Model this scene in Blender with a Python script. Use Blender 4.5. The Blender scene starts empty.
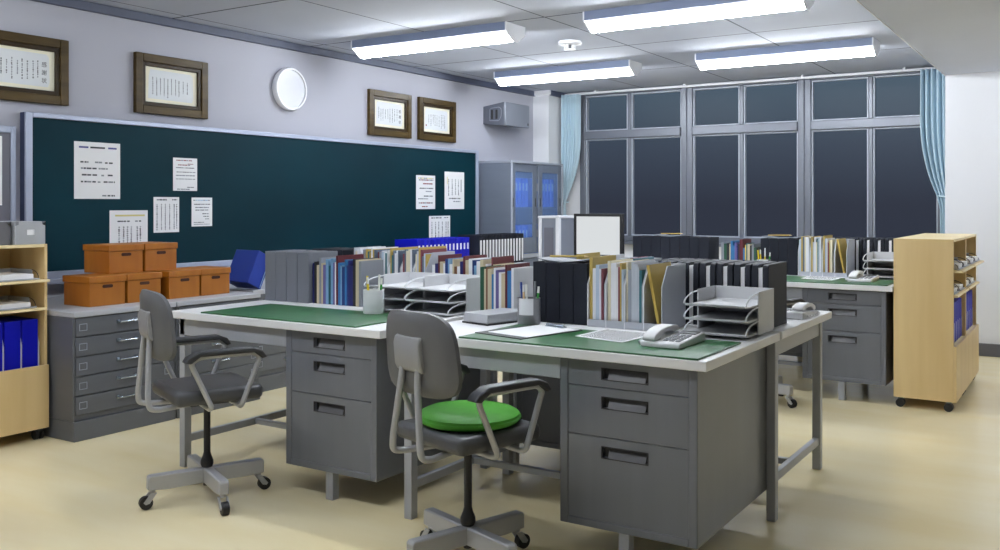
import bpy, bmesh, math, random
from math import sin, cos, pi, radians, atan
from mathutils import Vector, Matrix
random.seed(7)
scn = bpy.context.scene
COL = scn.collection

# ---------------------------------------------------------------- constants (metres)
WALL_X = -5.34; WIN_Y = 9.4; CEIL = 2.515; SOFF_X = -1.064; SOFF_Z = 2.33; PIER_Y = 8.57
EYE = 1.2475; F = 930.0; TH = atan(596 / 930.0)
DESK_H = 0.74; DESK_L = 1.295; DESK_D = 0.825

# ---------------------------------------------------------------- materials
def lin(c):
    c = c / 255.0
    return c / 12.92 if c <= 0.04045 else ((c + 0.055) / 1.055) ** 2.4
def rgb(r, g, b): return (lin(r), lin(g), lin(b), 1.0)

def mat(name, col, rough=0.5, metal=0.0, var=0.0, scale=(8, 8, 8), bump=0.0, spec=0.5, col2=None, detail=4.0, coord='Object'):
    m = bpy.data.materials.new(name); m.use_nodes = True
    nt = m.node_tree; b = nt.nodes['Principled BSDF']
    b.inputs['Base Color'].default_value = col
    b.inputs['Roughness'].default_value = rough
    b.inputs['Metallic'].default_value = metal
    b.inputs['Specular IOR Level'].default_value = spec
    if var > 0 or col2 or bump > 0:
        tc = nt.nodes.new('ShaderNodeTexCoord'); mp = nt.nodes.new('ShaderNodeMapping')
        mp.inputs['Scale'].default_value = scale
        nz = nt.nodes.new('ShaderNodeTexNoise'); nz.inputs['Scale'].default_value = 1.0
        nz.inputs['Detail'].default_value = detail
        nt.links.new(tc.outputs[coord], mp.inputs['Vector']); nt.links.new(mp.outputs['Vector'], nz.inputs['Vector'])
        if var > 0 or col2:
            cr = nt.nodes.new('ShaderNodeValToRGB')
            if col2 is None:
                a = tuple(max(0, x * (1 - var)) for x in col[:3]) + (1,)
                c = tuple(min(1, x * (1 + var)) for x in col[:3]) + (1,)
            else: a, c = col, col2
            cr.color_ramp.elements[0].color = a; cr.color_ramp.elements[1].color = c
            cr.color_ramp.elements[0].position = 0.3; cr.color_ramp.elements[1].position = 0.7
            nt.links.new(nz.outputs['Fac'], cr.inputs['Fac']); nt.links.new(cr.outputs['Color'], b.inputs['Base Color'])
        if bump > 0:
            bp = nt.nodes.new('ShaderNodeBump'); bp.inputs['Strength'].default_value = bump
            nt.links.new(nz.outputs['Fac'], bp.inputs['Height']); nt.links.new(bp.outputs['Normal'], b.inputs['Normal'])
    return m

M = {}
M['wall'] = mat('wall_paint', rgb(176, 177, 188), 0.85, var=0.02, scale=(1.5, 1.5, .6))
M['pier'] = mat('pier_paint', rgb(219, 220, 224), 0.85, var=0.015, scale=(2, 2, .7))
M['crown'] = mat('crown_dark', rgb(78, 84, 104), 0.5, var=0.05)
M['wall_dark'] = mat('wall_right_dimmed', rgb(118, 119, 122), 0.85, var=0.03)  # unseen wall, tone darkened to cut bounce onto the desk sides
M['floor'] = mat('floor_linoleum', rgb(245, 228, 180), 0.24, col2=rgb(250, 237, 198), scale=(1.2, 5, 1), spec=0.5, detail=8)
M['baseboard'] = mat('baseboard_vinyl', rgb(92, 92, 98), 0.5, var=0.05)
M['soffit'] = mat('soffit_paint', rgb(204, 209, 224), 0.85, var=0.02, scale=(2, 2, 2))
M['steel'] = mat('desk_steel', rgb(114, 117, 125), 0.36, metal=0.15, var=0.05, scale=(14, 14, .8))
M['steel_dark'] = mat('dark_steel', rgb(102, 103, 107), 0.4, metal=0.35, var=0.06, scale=(14, 14, .8))
M['steel_light'] = mat('desk_frame_steel', rgb(168, 171, 178), 0.38, metal=0.1, var=0.04, scale=(10, 10, 1.2))
M['top'] = mat('desk_top_laminate', rgb(232, 232, 234), 0.35, var=0.02, scale=(5, 5, 5))
M['pull'] = mat('pull_steel', rgb(84, 84, 87), 0.4, metal=0.1)
M['recess'] = mat('handle_recess', rgb(48, 48, 50), 0.4, metal=0.3)
M['cab'] = mat('map_cabinet_steel', rgb(98, 101, 107), 0.38, metal=0.1, var=0.06, scale=(1.2, 1.2, 14))
M['cabtop'] = mat('map_cabinet_top', rgb(190, 193, 200), 0.4, metal=0.1, var=0.03, scale=(2, 2, 2))
M['chrome'] = mat('chrome', rgb(170, 180, 190), 0.25, metal=0.9)
M['chair_metal'] = mat('chair_metal', rgb(176, 177, 181), 0.3, metal=0.2, var=0.03)
M['chair_black'] = mat('chair_vinyl', rgb(74, 75, 78), 0.42, var=0.06, scale=(40, 40, 40), bump=0.02)
M['chair_pad'] = mat('armrest_rubber', rgb(50, 51, 55), 0.45)
M['chair_shell'] = mat('chair_shell', rgb(96, 97, 100), 0.4, var=0.03, scale=(20, 20, 20))
M['chair_cover'] = mat('bracket_cover', rgb(146, 147, 150), 0.35, var=0.03)
M['column'] = mat('gas_column', rgb(58, 58, 60), 0.35, metal=0.5)
M['rubber'] = mat('rubber_black', rgb(24, 24, 26), 0.5)
M['green'] = mat('cushion_green', rgb(72, 158, 40), 0.6, var=0.06, scale=(30, 30, 30), bump=0.03)
M['matgreen'] = mat('desk_mat_green', rgb(30, 84, 44), 0.35, col2=rgb(42, 100, 54), scale=(2, 30, 1))
M['board'] = mat('chalkboard_green', rgb(1, 36, 46), 0.6, col2=rgb(2, 48, 59), scale=(.8, .8, 1.2), detail=6, spec=.12)
M['boardframe'] = mat('board_frame', rgb(168, 176, 196), 0.4, metal=0.3, var=0.03)
M['navy'] = mat('board_edge_navy', rgb(52, 60, 88), 0.6)
M['paper'] = mat('paper_white', rgb(236, 236, 238), 0.8, var=0.01)
M['paper2'] = mat('paper_cool', rgb(222, 226, 230), 0.8, var=0.01)
M['cream'] = mat('paper_cream', rgb(238, 234, 214), 0.8, var=0.04, scale=(6, 6, 6))
M['ink'] = mat('ink_dark', rgb(56, 58, 66), 0.8)
M['inkgrey'] = mat('ink_grey', rgb(130, 134, 142), 0.8)
M['inkred'] = mat('ink_red', rgb(140, 52, 62), 0.8)
M['inkblue'] = mat('ink_blue', rgb(70, 76, 140), 0.8)
M['inkyellow'] = mat('ink_yellow', rgb(216, 204, 140), 0.8)
M['inksky'] = mat('ink_sky', rgb(150, 180, 210), 0.8)
M['wood_frame'] = mat('certificate_frame_wood', rgb(56, 44, 22), 0.35, col2=rgb(84, 68, 38), scale=(3, 3, 18), detail=6, spec=.15)
M['wood_inner'] = mat('certificate_inner_wood', rgb(40, 29, 13), 0.35, col2=rgb(56, 42, 22), scale=(3, 3, 18), spec=.15)
M['beech'] = mat('beech_board', rgb(216, 186, 132), 0.4, col2=rgb(229, 202, 150), scale=(9, 9, .9), detail=6)
M['beech_edge'] = mat('beech_edge', rgb(236, 216, 168), 0.45, var=0.03)
M['orange'] = mat('orange_cardboard', rgb(156, 90, 10), 0.5, col2=rgb(170, 104, 18), scale=(12, 12, 2))
M['orange_dark'] = mat('hand_hole_dark', rgb(60, 24, 6), 0.8)
M['blue'] = mat('blue_plastic', rgb(14, 20, 172), 0.45, var=0.04, spec=.2)
M['blue_locker'] = mat('blue_binder_light', rgb(78, 136, 232), 0.5, var=0.04)
M['blue_dark'] = mat('blue_binder', rgb(22, 54, 150), 0.4, var=0.04)
M['greybox'] = mat('grey_filebox', rgb(106, 110, 118), 0.5, var=0.04)
M['black'] = mat('black_filebox', rgb(33, 36, 44), 0.55, var=0.05, spec=.15)
M['magwhite'] = mat('magazine_file_grey', rgb(176, 180, 188), 0.5, var=0.02)
M['magedge'] = mat('magazine_file_edge', rgb(222, 224, 228), 0.5)
M['gold'] = mat('gold_folder', rgb(184, 156, 72), 0.55, var=0.05)
M['tray'] = mat('tray_plastic', rgb(206, 207, 210), 0.45, var=0.02)
M['traydark'] = mat('tray_shadow_grey', rgb(172, 174, 179), 0.45)
M['phone'] = mat('phone_plastic', rgb(222, 222, 224), 0.4)
M['key'] = mat('phone_keys', rgb(120, 122, 128), 0.5)
M['cupgrey'] = mat('pen_cup_grey', rgb(140, 141, 145), 0.35, metal=0.3)
M['cuplabel'] = mat('pen_cup_label', rgb(226, 227, 230), 0.5)
M['penyellow'] = mat('pen_yellow', rgb(226, 200, 40), 0.4)
M['pengreen'] = mat('pen_green', rgb(44, 150, 50), 0.4)
M['penblue'] = mat('pen_blue', rgb(32, 66, 140), 0.4)
M['penwhite'] = mat('pen_white', rgb(226, 226, 222), 0.4)
M['pencream'] = mat('pencil_cream', rgb(228, 200, 150), 0.5)
M['winframe'] = mat('window_aluminium', rgb(108, 112, 122), 0.35, metal=0.2, var=0.05, scale=(6, 6, 1.2))
M['curtain'] = mat('curtain_aqua', rgb(190, 213, 226), 0.85, var=0.05, scale=(20, 20, 1))
M['lamp_side_shade'] = mat('lamp_flange_shade', rgb(126, 138, 166), 0.5)  # blue-grey paints in the shade band above the tube
M['lamp_body'] = mat('lamp_housing_white', rgb(238, 240, 246), 0.35)
M['plastic_white'] = mat('white_plastic', rgb(228, 229, 233), 0.35)
M['clock_face'] = mat('clock_face', rgb(214, 216, 224), 0.3)
M['clock_rim'] = mat('clock_rim', rgb(240, 241, 246), 0.3)
M['speaker'] = mat('speaker_grey', rgb(96, 100, 110), 0.4, metal=0.3, var=0.05, scale=(10, 10, 1))
M['speaker_front'] = mat('speaker_front_grey', rgb(136, 141, 152), 0.4, metal=0.3, var=0.05, scale=(10, 10, 1))
M['locker'] = mat('locker_steel', rgb(116, 124, 138), 0.4, metal=0.1, var=0.05, scale=(1.5, 1.5, 9))
M['locker_light'] = mat('locker_trim', rgb(172, 178, 190), 0.4, metal=0.1)
M['grey_card'] = mat('grey_storage_card', rgb(172, 174, 178), 0.4, metal=0.1, var=0.06, scale=(6, 6, 6))
M['grey_card_dark'] = mat('dark_storage_card', rgb(94, 94, 98), 0.5, var=0.04)
M['screen_off'] = mat('screen_panel', rgb(222, 226, 228), 0.3)
M['notice_grey'] = mat('notice_grey', rgb(104, 104, 114), 0.4, metal=0.05, var=0.1, scale=(5, 5, 1))

def book_mat(r, g, b): 
    k = 'book_%d_%d_%d' % (r, g, b)
    if k not in M: M[k] = mat('book_cover', rgb(r, g, b), 0.5, var=0.04, scale=(20, 20, 6))
    return M[k]

# ceiling tiles: thin grooves on a 1.01 x 1.33 m grid
def ceil_mat():
    m = mat('ceiling_tile', rgb(184, 189, 202), 0.85, var=0.02, scale=(2, 2, 2)); nt = m.node_tree; b = nt.nodes['Principled BSDF']
    base = b.inputs['Base Color'].links[0].from_socket
    g = nt.nodes.new('ShaderNodeNewGeometry'); s = nt.nodes.new('ShaderNodeSeparateXYZ'); nt.links.new(g.outputs['Position'], s.inputs[0])
    def line(sock, off, step, w):
        a = nt.nodes.new('ShaderNodeMath'); a.operation = 'ADD'; a.inputs[1].default_value = off; nt.links.new(sock, a.inputs[0])
        p = nt.nodes.new('ShaderNodeMath'); p.operation = 'PINGPONG'; p.inputs[1].default_value = step / 2; nt.links.new(a.outputs[0], p.inputs[0])
        l = nt.nodes.new('ShaderNodeMath'); l.operation = 'LESS_THAN'; l.inputs[1].default_value = w; nt.links.new(p.outputs[0], l.inputs[0])
        return l.outputs[0]
    lx = line(s.outputs[0], 3.149 + 1.012 * 20, 1.012, 0.006); ly = line(s.outputs[1], -4.143 + 1.331 * 20, 1.331, 0.009)
    mx = nt.nodes.new('ShaderNodeMath'); mx.operation = 'MAXIMUM'; nt.links.new(lx, mx.inputs[0]); nt.links.new(ly, mx.inputs[1])
    mix = nt.nodes.new('ShaderNodeMixRGB'); mix.inputs[2].default_value = rgb(64, 68, 84)
    nt.links.new(mx.outputs[0], mix.inputs[0]); nt.links.new(base, mix.inputs[1]); nt.links.new(mix.outputs[0], b.inputs['Base Color'])
    return m
M['ceil'] = ceil_mat()

def glass_mat(name, tint, glossy=0.04, diff=0.0, dcol=(1, 1, 1, 1), rough=0.05):
    m = bpy.data.materials.new(name); m.use_nodes = True; nt = m.node_tree; nt.nodes.clear()
    o = nt.nodes.new('ShaderNodeOutputMaterial'); t = nt.nodes.new('ShaderNodeBsdfTransparent'); t.inputs[0].default_value = tint
    g = nt.nodes.new('ShaderNodeBsdfGlossy'); g.inputs['Roughness'].default_value = rough
    mx = nt.nodes.new('ShaderNodeMixShader'); mx.inputs[0].default_value = glossy
    nt.links.new(t.outputs[0], mx.inputs[1]); nt.links.new(g.outputs[0], mx.inputs[2]); out = mx.outputs[0]
    if diff > 0:
        d = nt.nodes.new('ShaderNodeBsdfDiffuse'); d.inputs[0].default_value = dcol
        m2 = nt.nodes.new('ShaderNodeMixShader'); m2.inputs[0].default_value = diff
        nt.links.new(out, m2.inputs[1]); nt.links.new(d.outputs[0], m2.inputs[2]); out = m2.outputs[0]
    nt.links.new(out, o.inputs[0]); return m
M['glass'] = glass_mat('window_glass', (.98, .98, .98, 1), 0.002, rough=0.3)
M['blueglass'] = glass_mat('blue_frosted_glass', (.62, .80, 1, 1), 0.02, 0.22, rgb(178, 206, 255), 0.3)

def emit_mat(name, col, s):
    m = bpy.data.materials.new(name); m.use_nodes = True; nt = m.node_tree; nt.nodes.clear()
    o = nt.nodes.new('ShaderNodeOutputMaterial'); e = nt.nodes.new('ShaderNodeEmission')
    e.inputs[0].default_value = col; e.inputs[1].default_value = s; nt.links.new(e.outputs[0], o.inputs[0]); return m
M['tube'] = emit_mat('fluorescent_tube', (0.91, 0.955, 1.0, 1), 95.0)
M['screen'] = emit_mat('lit_screen', rgb(224, 228, 230), 0.85)

# ---------------------------------------------------------------- mesh builder
class MB:
    def __init__(s): s.v = []; s.f = []; s.m = []; s.M = None; s.p = []
    def add(s, vs, fs, m=0):
        n = len(s.v); s.p.append((n, len(s.f)))
        s.v += [tuple(s.M @ Vector(p)) if s.M else tuple(p) for p in vs]
        s.f += [tuple(i + n for i in f) for f in fs]; s.m += [m] * len(fs)
    def box(s, x0, x1, y0, y1, z0, z1, m=0):
        vs = [(x0, y0, z0), (x1, y0, z0), (x1, y1, z0), (x0, y1, z0), (x0, y0, z1), (x1, y0, z1), (x1, y1, z1), (x0, y1, z1)]
        s.add(vs, [(0, 3, 2, 1), (4, 5, 6, 7), (0, 1, 5, 4), (1, 2, 6, 5), (2, 3, 7, 6), (3, 0, 4, 7)], m); return s
    def prism(s, poly, axis, a, b, m=0):
        # poly: 2D points in the plane perpendicular to axis (order xy / xz / yz)
        def P(p, t):
            return {'x': (t, p[0], p[1]), 'y': (p[0], t, p[1]), 'z': (p[0], p[1], t)}[axis]
        n = len(poly); vs = [P(p, a) for p in poly] + [P(p, b) for p in poly]
        fs = [tuple(range(n - 1, -1, -1)), tuple(range(n, 2 * n))] + [(i, (i + 1) % n, n + (i + 1) % n, n + i) for i in range(n)]
        s.add(vs, fs, m); return s
    def cyl(s, p0, p1, r0, r1=None, n=16, m=0):
        return s.tube([p0, p1], [r0, r0 if r1 is None else r1], n, m)
    def tube(s, pts, r, n=10, m=0, cap=True):
        pts = [Vector(p) for p in pts]; k = len(pts)
        rs = r if isinstance(r, (list, tuple)) else [r] * k
        up = None; rings = []
        for i, p in enumerate(pts):
            d = (pts[min(i + 1, k - 1)] - pts[max(i - 1, 0)]).normalized()
            if up is None:
                up = Vector((0, 0, 1)) if abs(d.z) < 0.9 else Vector((1, 0, 0))
            a = (up - d * up.dot(d)).normalized(); b = d.cross(a); up = a
            rings.append([p + (a * cos(2 * pi * j / n) + b * sin(2 * pi * j / n)) * rs[i] for j in range(n)])
        vs = [q for rg in rings for q in rg]; fs = []
        for i in range(k - 1):
            for j in range(n):
                fs.append((i * n + j, i * n + (j + 1) % n, (i + 1) * n + (j + 1) % n, (i + 1) * n + j))
        if cap: fs += [tuple(range(n - 1, -1, -1)), tuple((k - 1) * n + j for j in range(n))]
        s.add(vs, fs, m); return s
    def lathe(s, prof, c=(0, 0, 0), n=32, m=0, axis='z'):
        vs = []; fs = []
        for (r, z) in prof:
            for j in range(n):
                a = 2 * pi * j / n
                q = (r * cos(a), r * sin(a), z)
                if axis == 'x': q = (z, r * cos(a), r * sin(a))
                vs.append((c[0] + q[0], c[1] + q[1], c[2] + q[2]))
        k = len(prof)
        for i in range(k - 1):
            for j in range(n): fs.append((i * n + j, i * n + (j + 1) % n, (i + 1) * n + (j + 1) % n, (i + 1) * n + j))
        fs += [tuple(range(n - 1, -1, -1)), tuple((k - 1) * n + j for j in range(n))]
        s.add(vs, fs, m); return s
    def build_each(s, name, mats, parent=None, **kw):
        out = []
        for (v0, f0, v1, f1) in s.prims():
            q = MB(); q.v = s.v[v0:v1]; q.f = [tuple(i - v0 for i in f) for f in s.f[f0:f1]]; q.m = s.m[f0:f1]
            out.append(q.build(name, mats, parent, **kw))
        return out
    def prims(s):
        p = s.p + [(len(s.v), len(s.f))]
        return [(p[i][0], p[i][1], p[i + 1][0], p[i + 1][1]) for i in range(len(p) - 1)]
    def build(s, name, mats, parent=None, bevel=0.0, seg=2, smooth=True, loc=None, rot=None):
        me = bpy.data.meshes.new(name); me.from_pydata(s.v, [], s.f)
        if not isinstance(mats, (list, tuple)): mats = [mats]
        for q in mats: me.materials.append(M[q] if isinstance(q, str) else q)
        me.polygons.foreach_set('material_index', s.m)
        bm = bmesh.new(); bm.from_mesh(me); bmesh.ops.recalc_face_normals(bm, faces=bm.faces); bm.to_mesh(me); bm.free()
        if smooth:
            me.polygons.foreach_set('use_smooth', [True] * len(me.polygons)); me.set_sharp_from_angle(angle=radians(38))
        me.update()
        o = bpy.data.objects.new(name, me); COL.objects.link(o)
        if parent: o.parent = parent
        if loc: o.location = loc
        if rot is not None: o.rotation_euler = (0, 0, rot)
        if bevel > 0:
            b = o.modifiers.new('bevel', 'BEVEL'); b.width = bevel; b.segments = seg; b.limit_method = 'ANGLE'; b.angle_limit = radians(40)
            b.harden_normals = False
        return o

def tag(o, label, cat, group=None):
    o['label'] = label; o['category'] = cat
    if group: o['group'] = group
    return o
def thing(name, label, cat, loc=(0, 0, 0), rz=0, group=None):
    o = bpy.data.objects.new(name, None); COL.objects.link(o); o.empty_display_size = .05
    o.location = loc; o.rotation_euler = (0, 0, rz)
    return tag(o, label, cat, group)
def struct(o): o['kind'] = 'structure'; return o
def dup(src, loc, rz=None, label=None, group=None):
    r = src.copy(); COL.objects.link(r); r.location = loc
    if rz is not None: r.rotation_euler = (0, 0, rz)
    if label: r['label'] = label
    if group: r['group'] = group
    for ch in list(src.children):
        c = ch.copy(); COL.objects.link(c); c.parent = r
        for g in list(ch.children):
            d = g.copy(); COL.objects.link(d); d.parent = c
    return r
def arc(c, r, a0, a1, n, plane='yz', x=0):
    out = []
    for i in range(n + 1):
        a = radians(a0 + (a1 - a0) * i / n); u, v = c[0] + r * cos(a), c[1] + r * sin(a)
        out.append((x, u, v) if plane == 'yz' else (u, x, v) if plane == 'xz' else (u, v, x))
    return out
def smoothpath(pts, rad=0.03, n=5):
    P = [Vector(p) for p in pts]; out = [P[0]]
    for i in range(1, len(P) - 1):
        a = (P[i - 1] - P[i]); b = (P[i + 1] - P[i]); r = min(rad, a.length * .45, b.length * .45)
        p0 = P[i] + a.normalized() * r; p1 = P[i] + b.normalized() * r
        for k in range(n + 1):
            t = k / n; out.append(p0 * (1 - t) ** 2 + P[i] * 2 * t * (1 - t) + p1 * t * t)
    out.append(P[-1]); return out
ORD = ['first', 'second', 'third', 'fourth', 'fifth', 'sixth', 'seventh', 'eighth', 'ninth', 'tenth', 'eleventh', 'twelfth', 'thirteenth', 'fourteenth', 'fifteenth', 'sixteenth', 'seventeenth', 'eighteenth', 'nineteenth', 'twentieth', 'twenty-first', 'twenty-second', 'twenty-third', 'twenty-fourth', 'twenty-fifth', 'twenty-sixth', 'twenty-seventh', 'twenty-eighth', 'twenty-ninth', 'thirtieth']
def ordn(i, n):
    if i == 0: return 'leftmost'
    if i == n - 1: return 'rightmost'
    return ORD[i] + ' from left'

# ================================================================ THE ROOM
struct(MB().box(WALL_X - .2, 3.2, -2.2, WIN_Y + .3, -.1, 0).build('floor', 'floor'))
struct(MB().box(WALL_X - .2, 3.2, -2.2, WIN_Y + .3, CEIL, CEIL + .1).build('ceiling', 'ceil'))
struct(MB().box(SOFF_X, 3.0, -2.0, WIN_Y, SOFF_Z, CEIL - .001).build('trim_1', 'soffit'))
struct(MB().box(SOFF_X - .007, SOFF_X - .0005, -2.0, WIN_Y - .001, SOFF_Z - .006, SOFF_Z + .02).build('trim_5', 'plastic_white'))
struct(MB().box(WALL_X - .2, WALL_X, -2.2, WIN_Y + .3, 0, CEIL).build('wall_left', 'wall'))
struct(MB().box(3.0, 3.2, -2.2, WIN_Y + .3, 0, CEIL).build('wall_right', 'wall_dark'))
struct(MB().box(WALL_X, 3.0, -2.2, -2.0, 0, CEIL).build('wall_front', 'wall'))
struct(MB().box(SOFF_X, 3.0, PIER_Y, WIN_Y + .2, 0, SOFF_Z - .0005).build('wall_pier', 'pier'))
WX0, WX1, WZ0, WZ1 = -4.93, -1.16, .84, 2.50
b = MB(); b.box(WALL_X, WX0, WIN_Y, WIN_Y + .2, 0, CEIL); b.box(WX1, SOFF_X, WIN_Y, WIN_Y + .2, 0, CEIL)
b.box(WX0, WX1, WIN_Y, WIN_Y + .2, 0, WZ0); b.box(WX0, WX1, WIN_Y, WIN_Y + .2, WZ1, CEIL)
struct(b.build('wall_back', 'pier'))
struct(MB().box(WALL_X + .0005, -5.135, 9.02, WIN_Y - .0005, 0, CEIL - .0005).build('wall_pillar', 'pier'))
# crown strip on the left wall, round the pillar
b = MB(); b.box(WALL_X, WALL_X + .035, -2.0, 9.02, 2.457, CEIL); b.box(-5.135, -5.105, 9.03, WIN_Y, 2.457, CEIL)
struct(b.build('trim_2', 'crown', bevel=.006))
struct(MB().box(WALL_X, -5.105, 8.99, 9.02, 2.465, CEIL).build('trim_3', 'pier', bevel=.006))
struct(MB().box(SOFF_X + .012, 3.0, PIER_Y - .014, PIER_Y - .0005, 0, .105).build('baseboard_pier', 'baseboard', bevel=.004))
struct(MB().box(WALL_X + .0005, WALL_X + .014, -2.0, 9.0, 0, .09).build('baseboard_left', 'baseboard', bevel=.004))

# windows: three bays, each with two tall sashes and two transom lights
def window(n, x0, x1, xm):
    fr = MB(); y0, y1 = WIN_Y - .03, WIN_Y + .05
    zt0, zt1 = 1.975, 2.065
    fr.box(x0, x0 + .065, y0, y1, WZ0, WZ1); fr.box(x1 - .065, x1, y0, y1, WZ0, WZ1)
    fr.box(x0 + .065, x1 - .065, y0, y1, WZ0, WZ0 + .06); fr.box(x0 + .065, x1 - .065, y0, y1, WZ1 - .035, WZ1)
    fr.box(x0 + .065, x1 - .065, y0 - .02, y1, zt0, zt1)
    fr.box(xm - .022, xm + .022, y0 + .01, y1, zt1, WZ1 - .035); fr.box(xm - .022, xm + .022, y0 + .01, y1, WZ0 + .06, zt0)
    root = struct(fr.build('window_%d' % n, 'winframe', bevel=.008))
    sash = MB()
    for (a, c) in ((x0 + .065, xm - .022), (xm + .022, x1 - .065)):
        for (z0, z1) in ((WZ0 + .06, zt0), (zt1, WZ1 - .035)):
            w = .014
            sash.box(a, a + w, y0 + .02, y1 - .01, z0, z1); sash.box(c - w, c, y0 + .02, y1 - .01, z0, z1)
            sash.box(a + w, c - w, y0 + .02, y1 - .01, z0, z0 + w); sash.box(a + w, c - w, y0 + .02, y1 - .01, z1 - w, z1)
            MB().box(a + w, c - w, WIN_Y + .018, WIN_Y + .022, z0 + w, z1 - w).build('pane', 'glass', root)
    sash.build('sash', 'locker_light', root, bevel=.003)
window(1, WX0, -3.655, -4.323); window(2, -3.655, -2.43, -3.067); window(3, -2.43, WX1, -1.811)
struct(MB().box(WX0 - .02, WX1 + .02, WIN_Y - .09, WIN_Y - .0005, WZ0 - .035, WZ0).build('trim_4', 'winframe', bevel=.006))

# curtains
rail = thing('curtain_rail', 'long thin white curtain rail along the top of the windows', 'curtain rail', (0, 0, 0))
MB().box(-5.08, SOFF_X - .01, 9.285, 9.315, 2.475, 2.497).build('rail', 'plastic_white', rail, bevel=.004)
bk = MB()
for x in (-4.7, -3.65, -2.43, -1.5): bk.box(x - .012, x + .012, 9.29, WIN_Y - .03, 2.497, 2.5145)
bk.build_each('bracket', 'plastic_white', rail)
def curtain(name, label, left, right, z0, z1, folds, ymid):
    """left(t), right(t): x limits at t = 0 (top) .. 1 (bottom)"""
    nz, nx = 44, folds * 10
    vs = []; fs = []
    for i in range(nz + 1):
        t = i / nz; z = z1 + (z0 - z1) * t; a, c = left(t), right(t)
        amp = .05 * min(1, max(.35, (c - a) / .2)) 
        for j in range(nx + 1):
            u = j / nx
            ph = 2 * pi * folds * u + .5 * sin(3 * t + u * 5)
            vs.append((a + (c - a) * u, ymid - amp * sin(ph) * (.8 + .2 * cos(7 * u)), z))
    for i in range(nz):
        for j in range(nx): fs.append((i * (nx + 1) + j, i * (nx + 1) + j + 1, (i + 1) * (nx + 1) + j + 1, (i + 1) * (nx + 1) + j))
    mb = MB(); mb.add(vs, fs)
    root = thing(name, label, 'curtain', (0, 0, 0))
    o = mb.build('cloth', 'curtain', root)
    s = o.modifiers.new('solid', 'SOLIDIFY'); s.thickness = .004
    hk = MB()
    for j in range(6):
        x = left(0) + (right(0) - left(0)) * (j + .5) / 6
        hk.box(x - .006, x + .006, 9.27, 9.284, z1 - .02, z1 + .012)
    hk.build_each('hook', 'plastic_white', root)
    return root
def ease(t): return t * t * (3 - 2 * t)
zt = 1.27
def l_right(t):
    z = 2.475 + (.95 - 2.475) * t
    if z > 1.98: return -4.865 + .0 * z
    if z > zt: 
        k = (1.98 - z) / (1.98 - zt); return -4.865 - .185 * k ** 2.0
    return -5.05 + .012 * min(1, (zt - z) / .2)
def l_left(t):
    z = 2.475 + (.95 - 2.475) * t
    return -5.075 - .0 * t
cl = curtain('curtain', 'pale aqua curtain tied back at the left end of the windows beside the pillar', l_left, l_right, .95, 2.475, 6, 9.24)
MB().tube([(-5.10, 9.20, zt), (-5.04, 9.19, zt - .01), (-5.035, 9.29, zt), (-5.10, 9.29, zt)], .009, 8).build('tieback', 'curtain', cl)
def r_left(t):
    z = 2.475 + (.95 - 2.475) * t
    if z > 2.05: return -1.35 + .0
    if z > 1.32:
        k = (2.05 - z) / .73; return -1.35 + .14 * k ** 2.2
    return -1.21 + .025 * min(1, (1.32 - z) / .12)
cr = curtain('curtain', 'pale aqua curtain tied back at the right end of the windows by the white wall', r_left, lambda t: -1.08, .95, 2.475, 6, 9.24)
MB().tube([(-1.09, 9.19, 1.31), (-1.2, 9.19, 1.32), (-1.215, 9.28, 1.32), (-1.09, 9.29, 1.31)], .009, 8).build('tieback', 'curtain', cr)

# ---------------------------------------------------------------- ceiling fixtures
def make_lamp():
    r = thing('ceiling_lamp', '', 'ceiling light', (0, 0, 0), 0, 'fluorescent ceiling lights')
    L = .70
    b = MB(); b.box(-L, L, -.126, .126, -.006, 0)
    b.prism([(-.085, -.006), (.085, -.006), (.026, -.072), (-.026, -.072)], 'x', -L, L)
    b.build('housing', 'lamp_body', r, bevel=0)
    for y in (-.13, .1265): MB().box(-L, L, y, y + .0035, -.060, 0).build('shade_flange', 'lamp_side_shade', r)  # flanges screen the ceiling; their colour carries painted shade
    for s in (-1, 1):
        e = MB(); e.prism([(-.13, 0), (.13, 0), (.13, -.060), (.03, -.124), (-.03, -.124), (-.13, -.060)], 'x', s * (L + .0065) - .006, s * (L + .0065) + .006)
        e.build('end_cap', 'lamp_body', r, bevel=.002)
    MB().tube([(-L + .001, 0, -.102), (L - .001, 0, -.102)], .019, 14).build('tube', 'tube', r)
    return r
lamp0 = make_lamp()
spots = [(-4.155, 5.58, 'fluorescent ceiling light above the left side, nearest the blackboard certificates'),
         (-4.155, 7.61, 'fluorescent ceiling light nearest the left curtain and pillar'),
         (-2.135, 5.58, 'long fluorescent ceiling light cut by the top edge of the photo'),
         (-2.135, 7.61, 'fluorescent ceiling light in front of the right half of the windows'),
         (-2.135, 3.55, 'fluorescent ceiling light over the front desks, above the view'),
         (-4.155, 1.52, 'fluorescent ceiling light over the left shelf unit, above the view'),
         (-2.135, 1.52, 'fluorescent ceiling light over the floor before the front desks, above the view'),]
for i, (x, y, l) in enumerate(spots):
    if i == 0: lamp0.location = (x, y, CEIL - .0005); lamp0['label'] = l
    else: dup(lamp0, (x, y, CEIL - .0005), 0, l)

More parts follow.
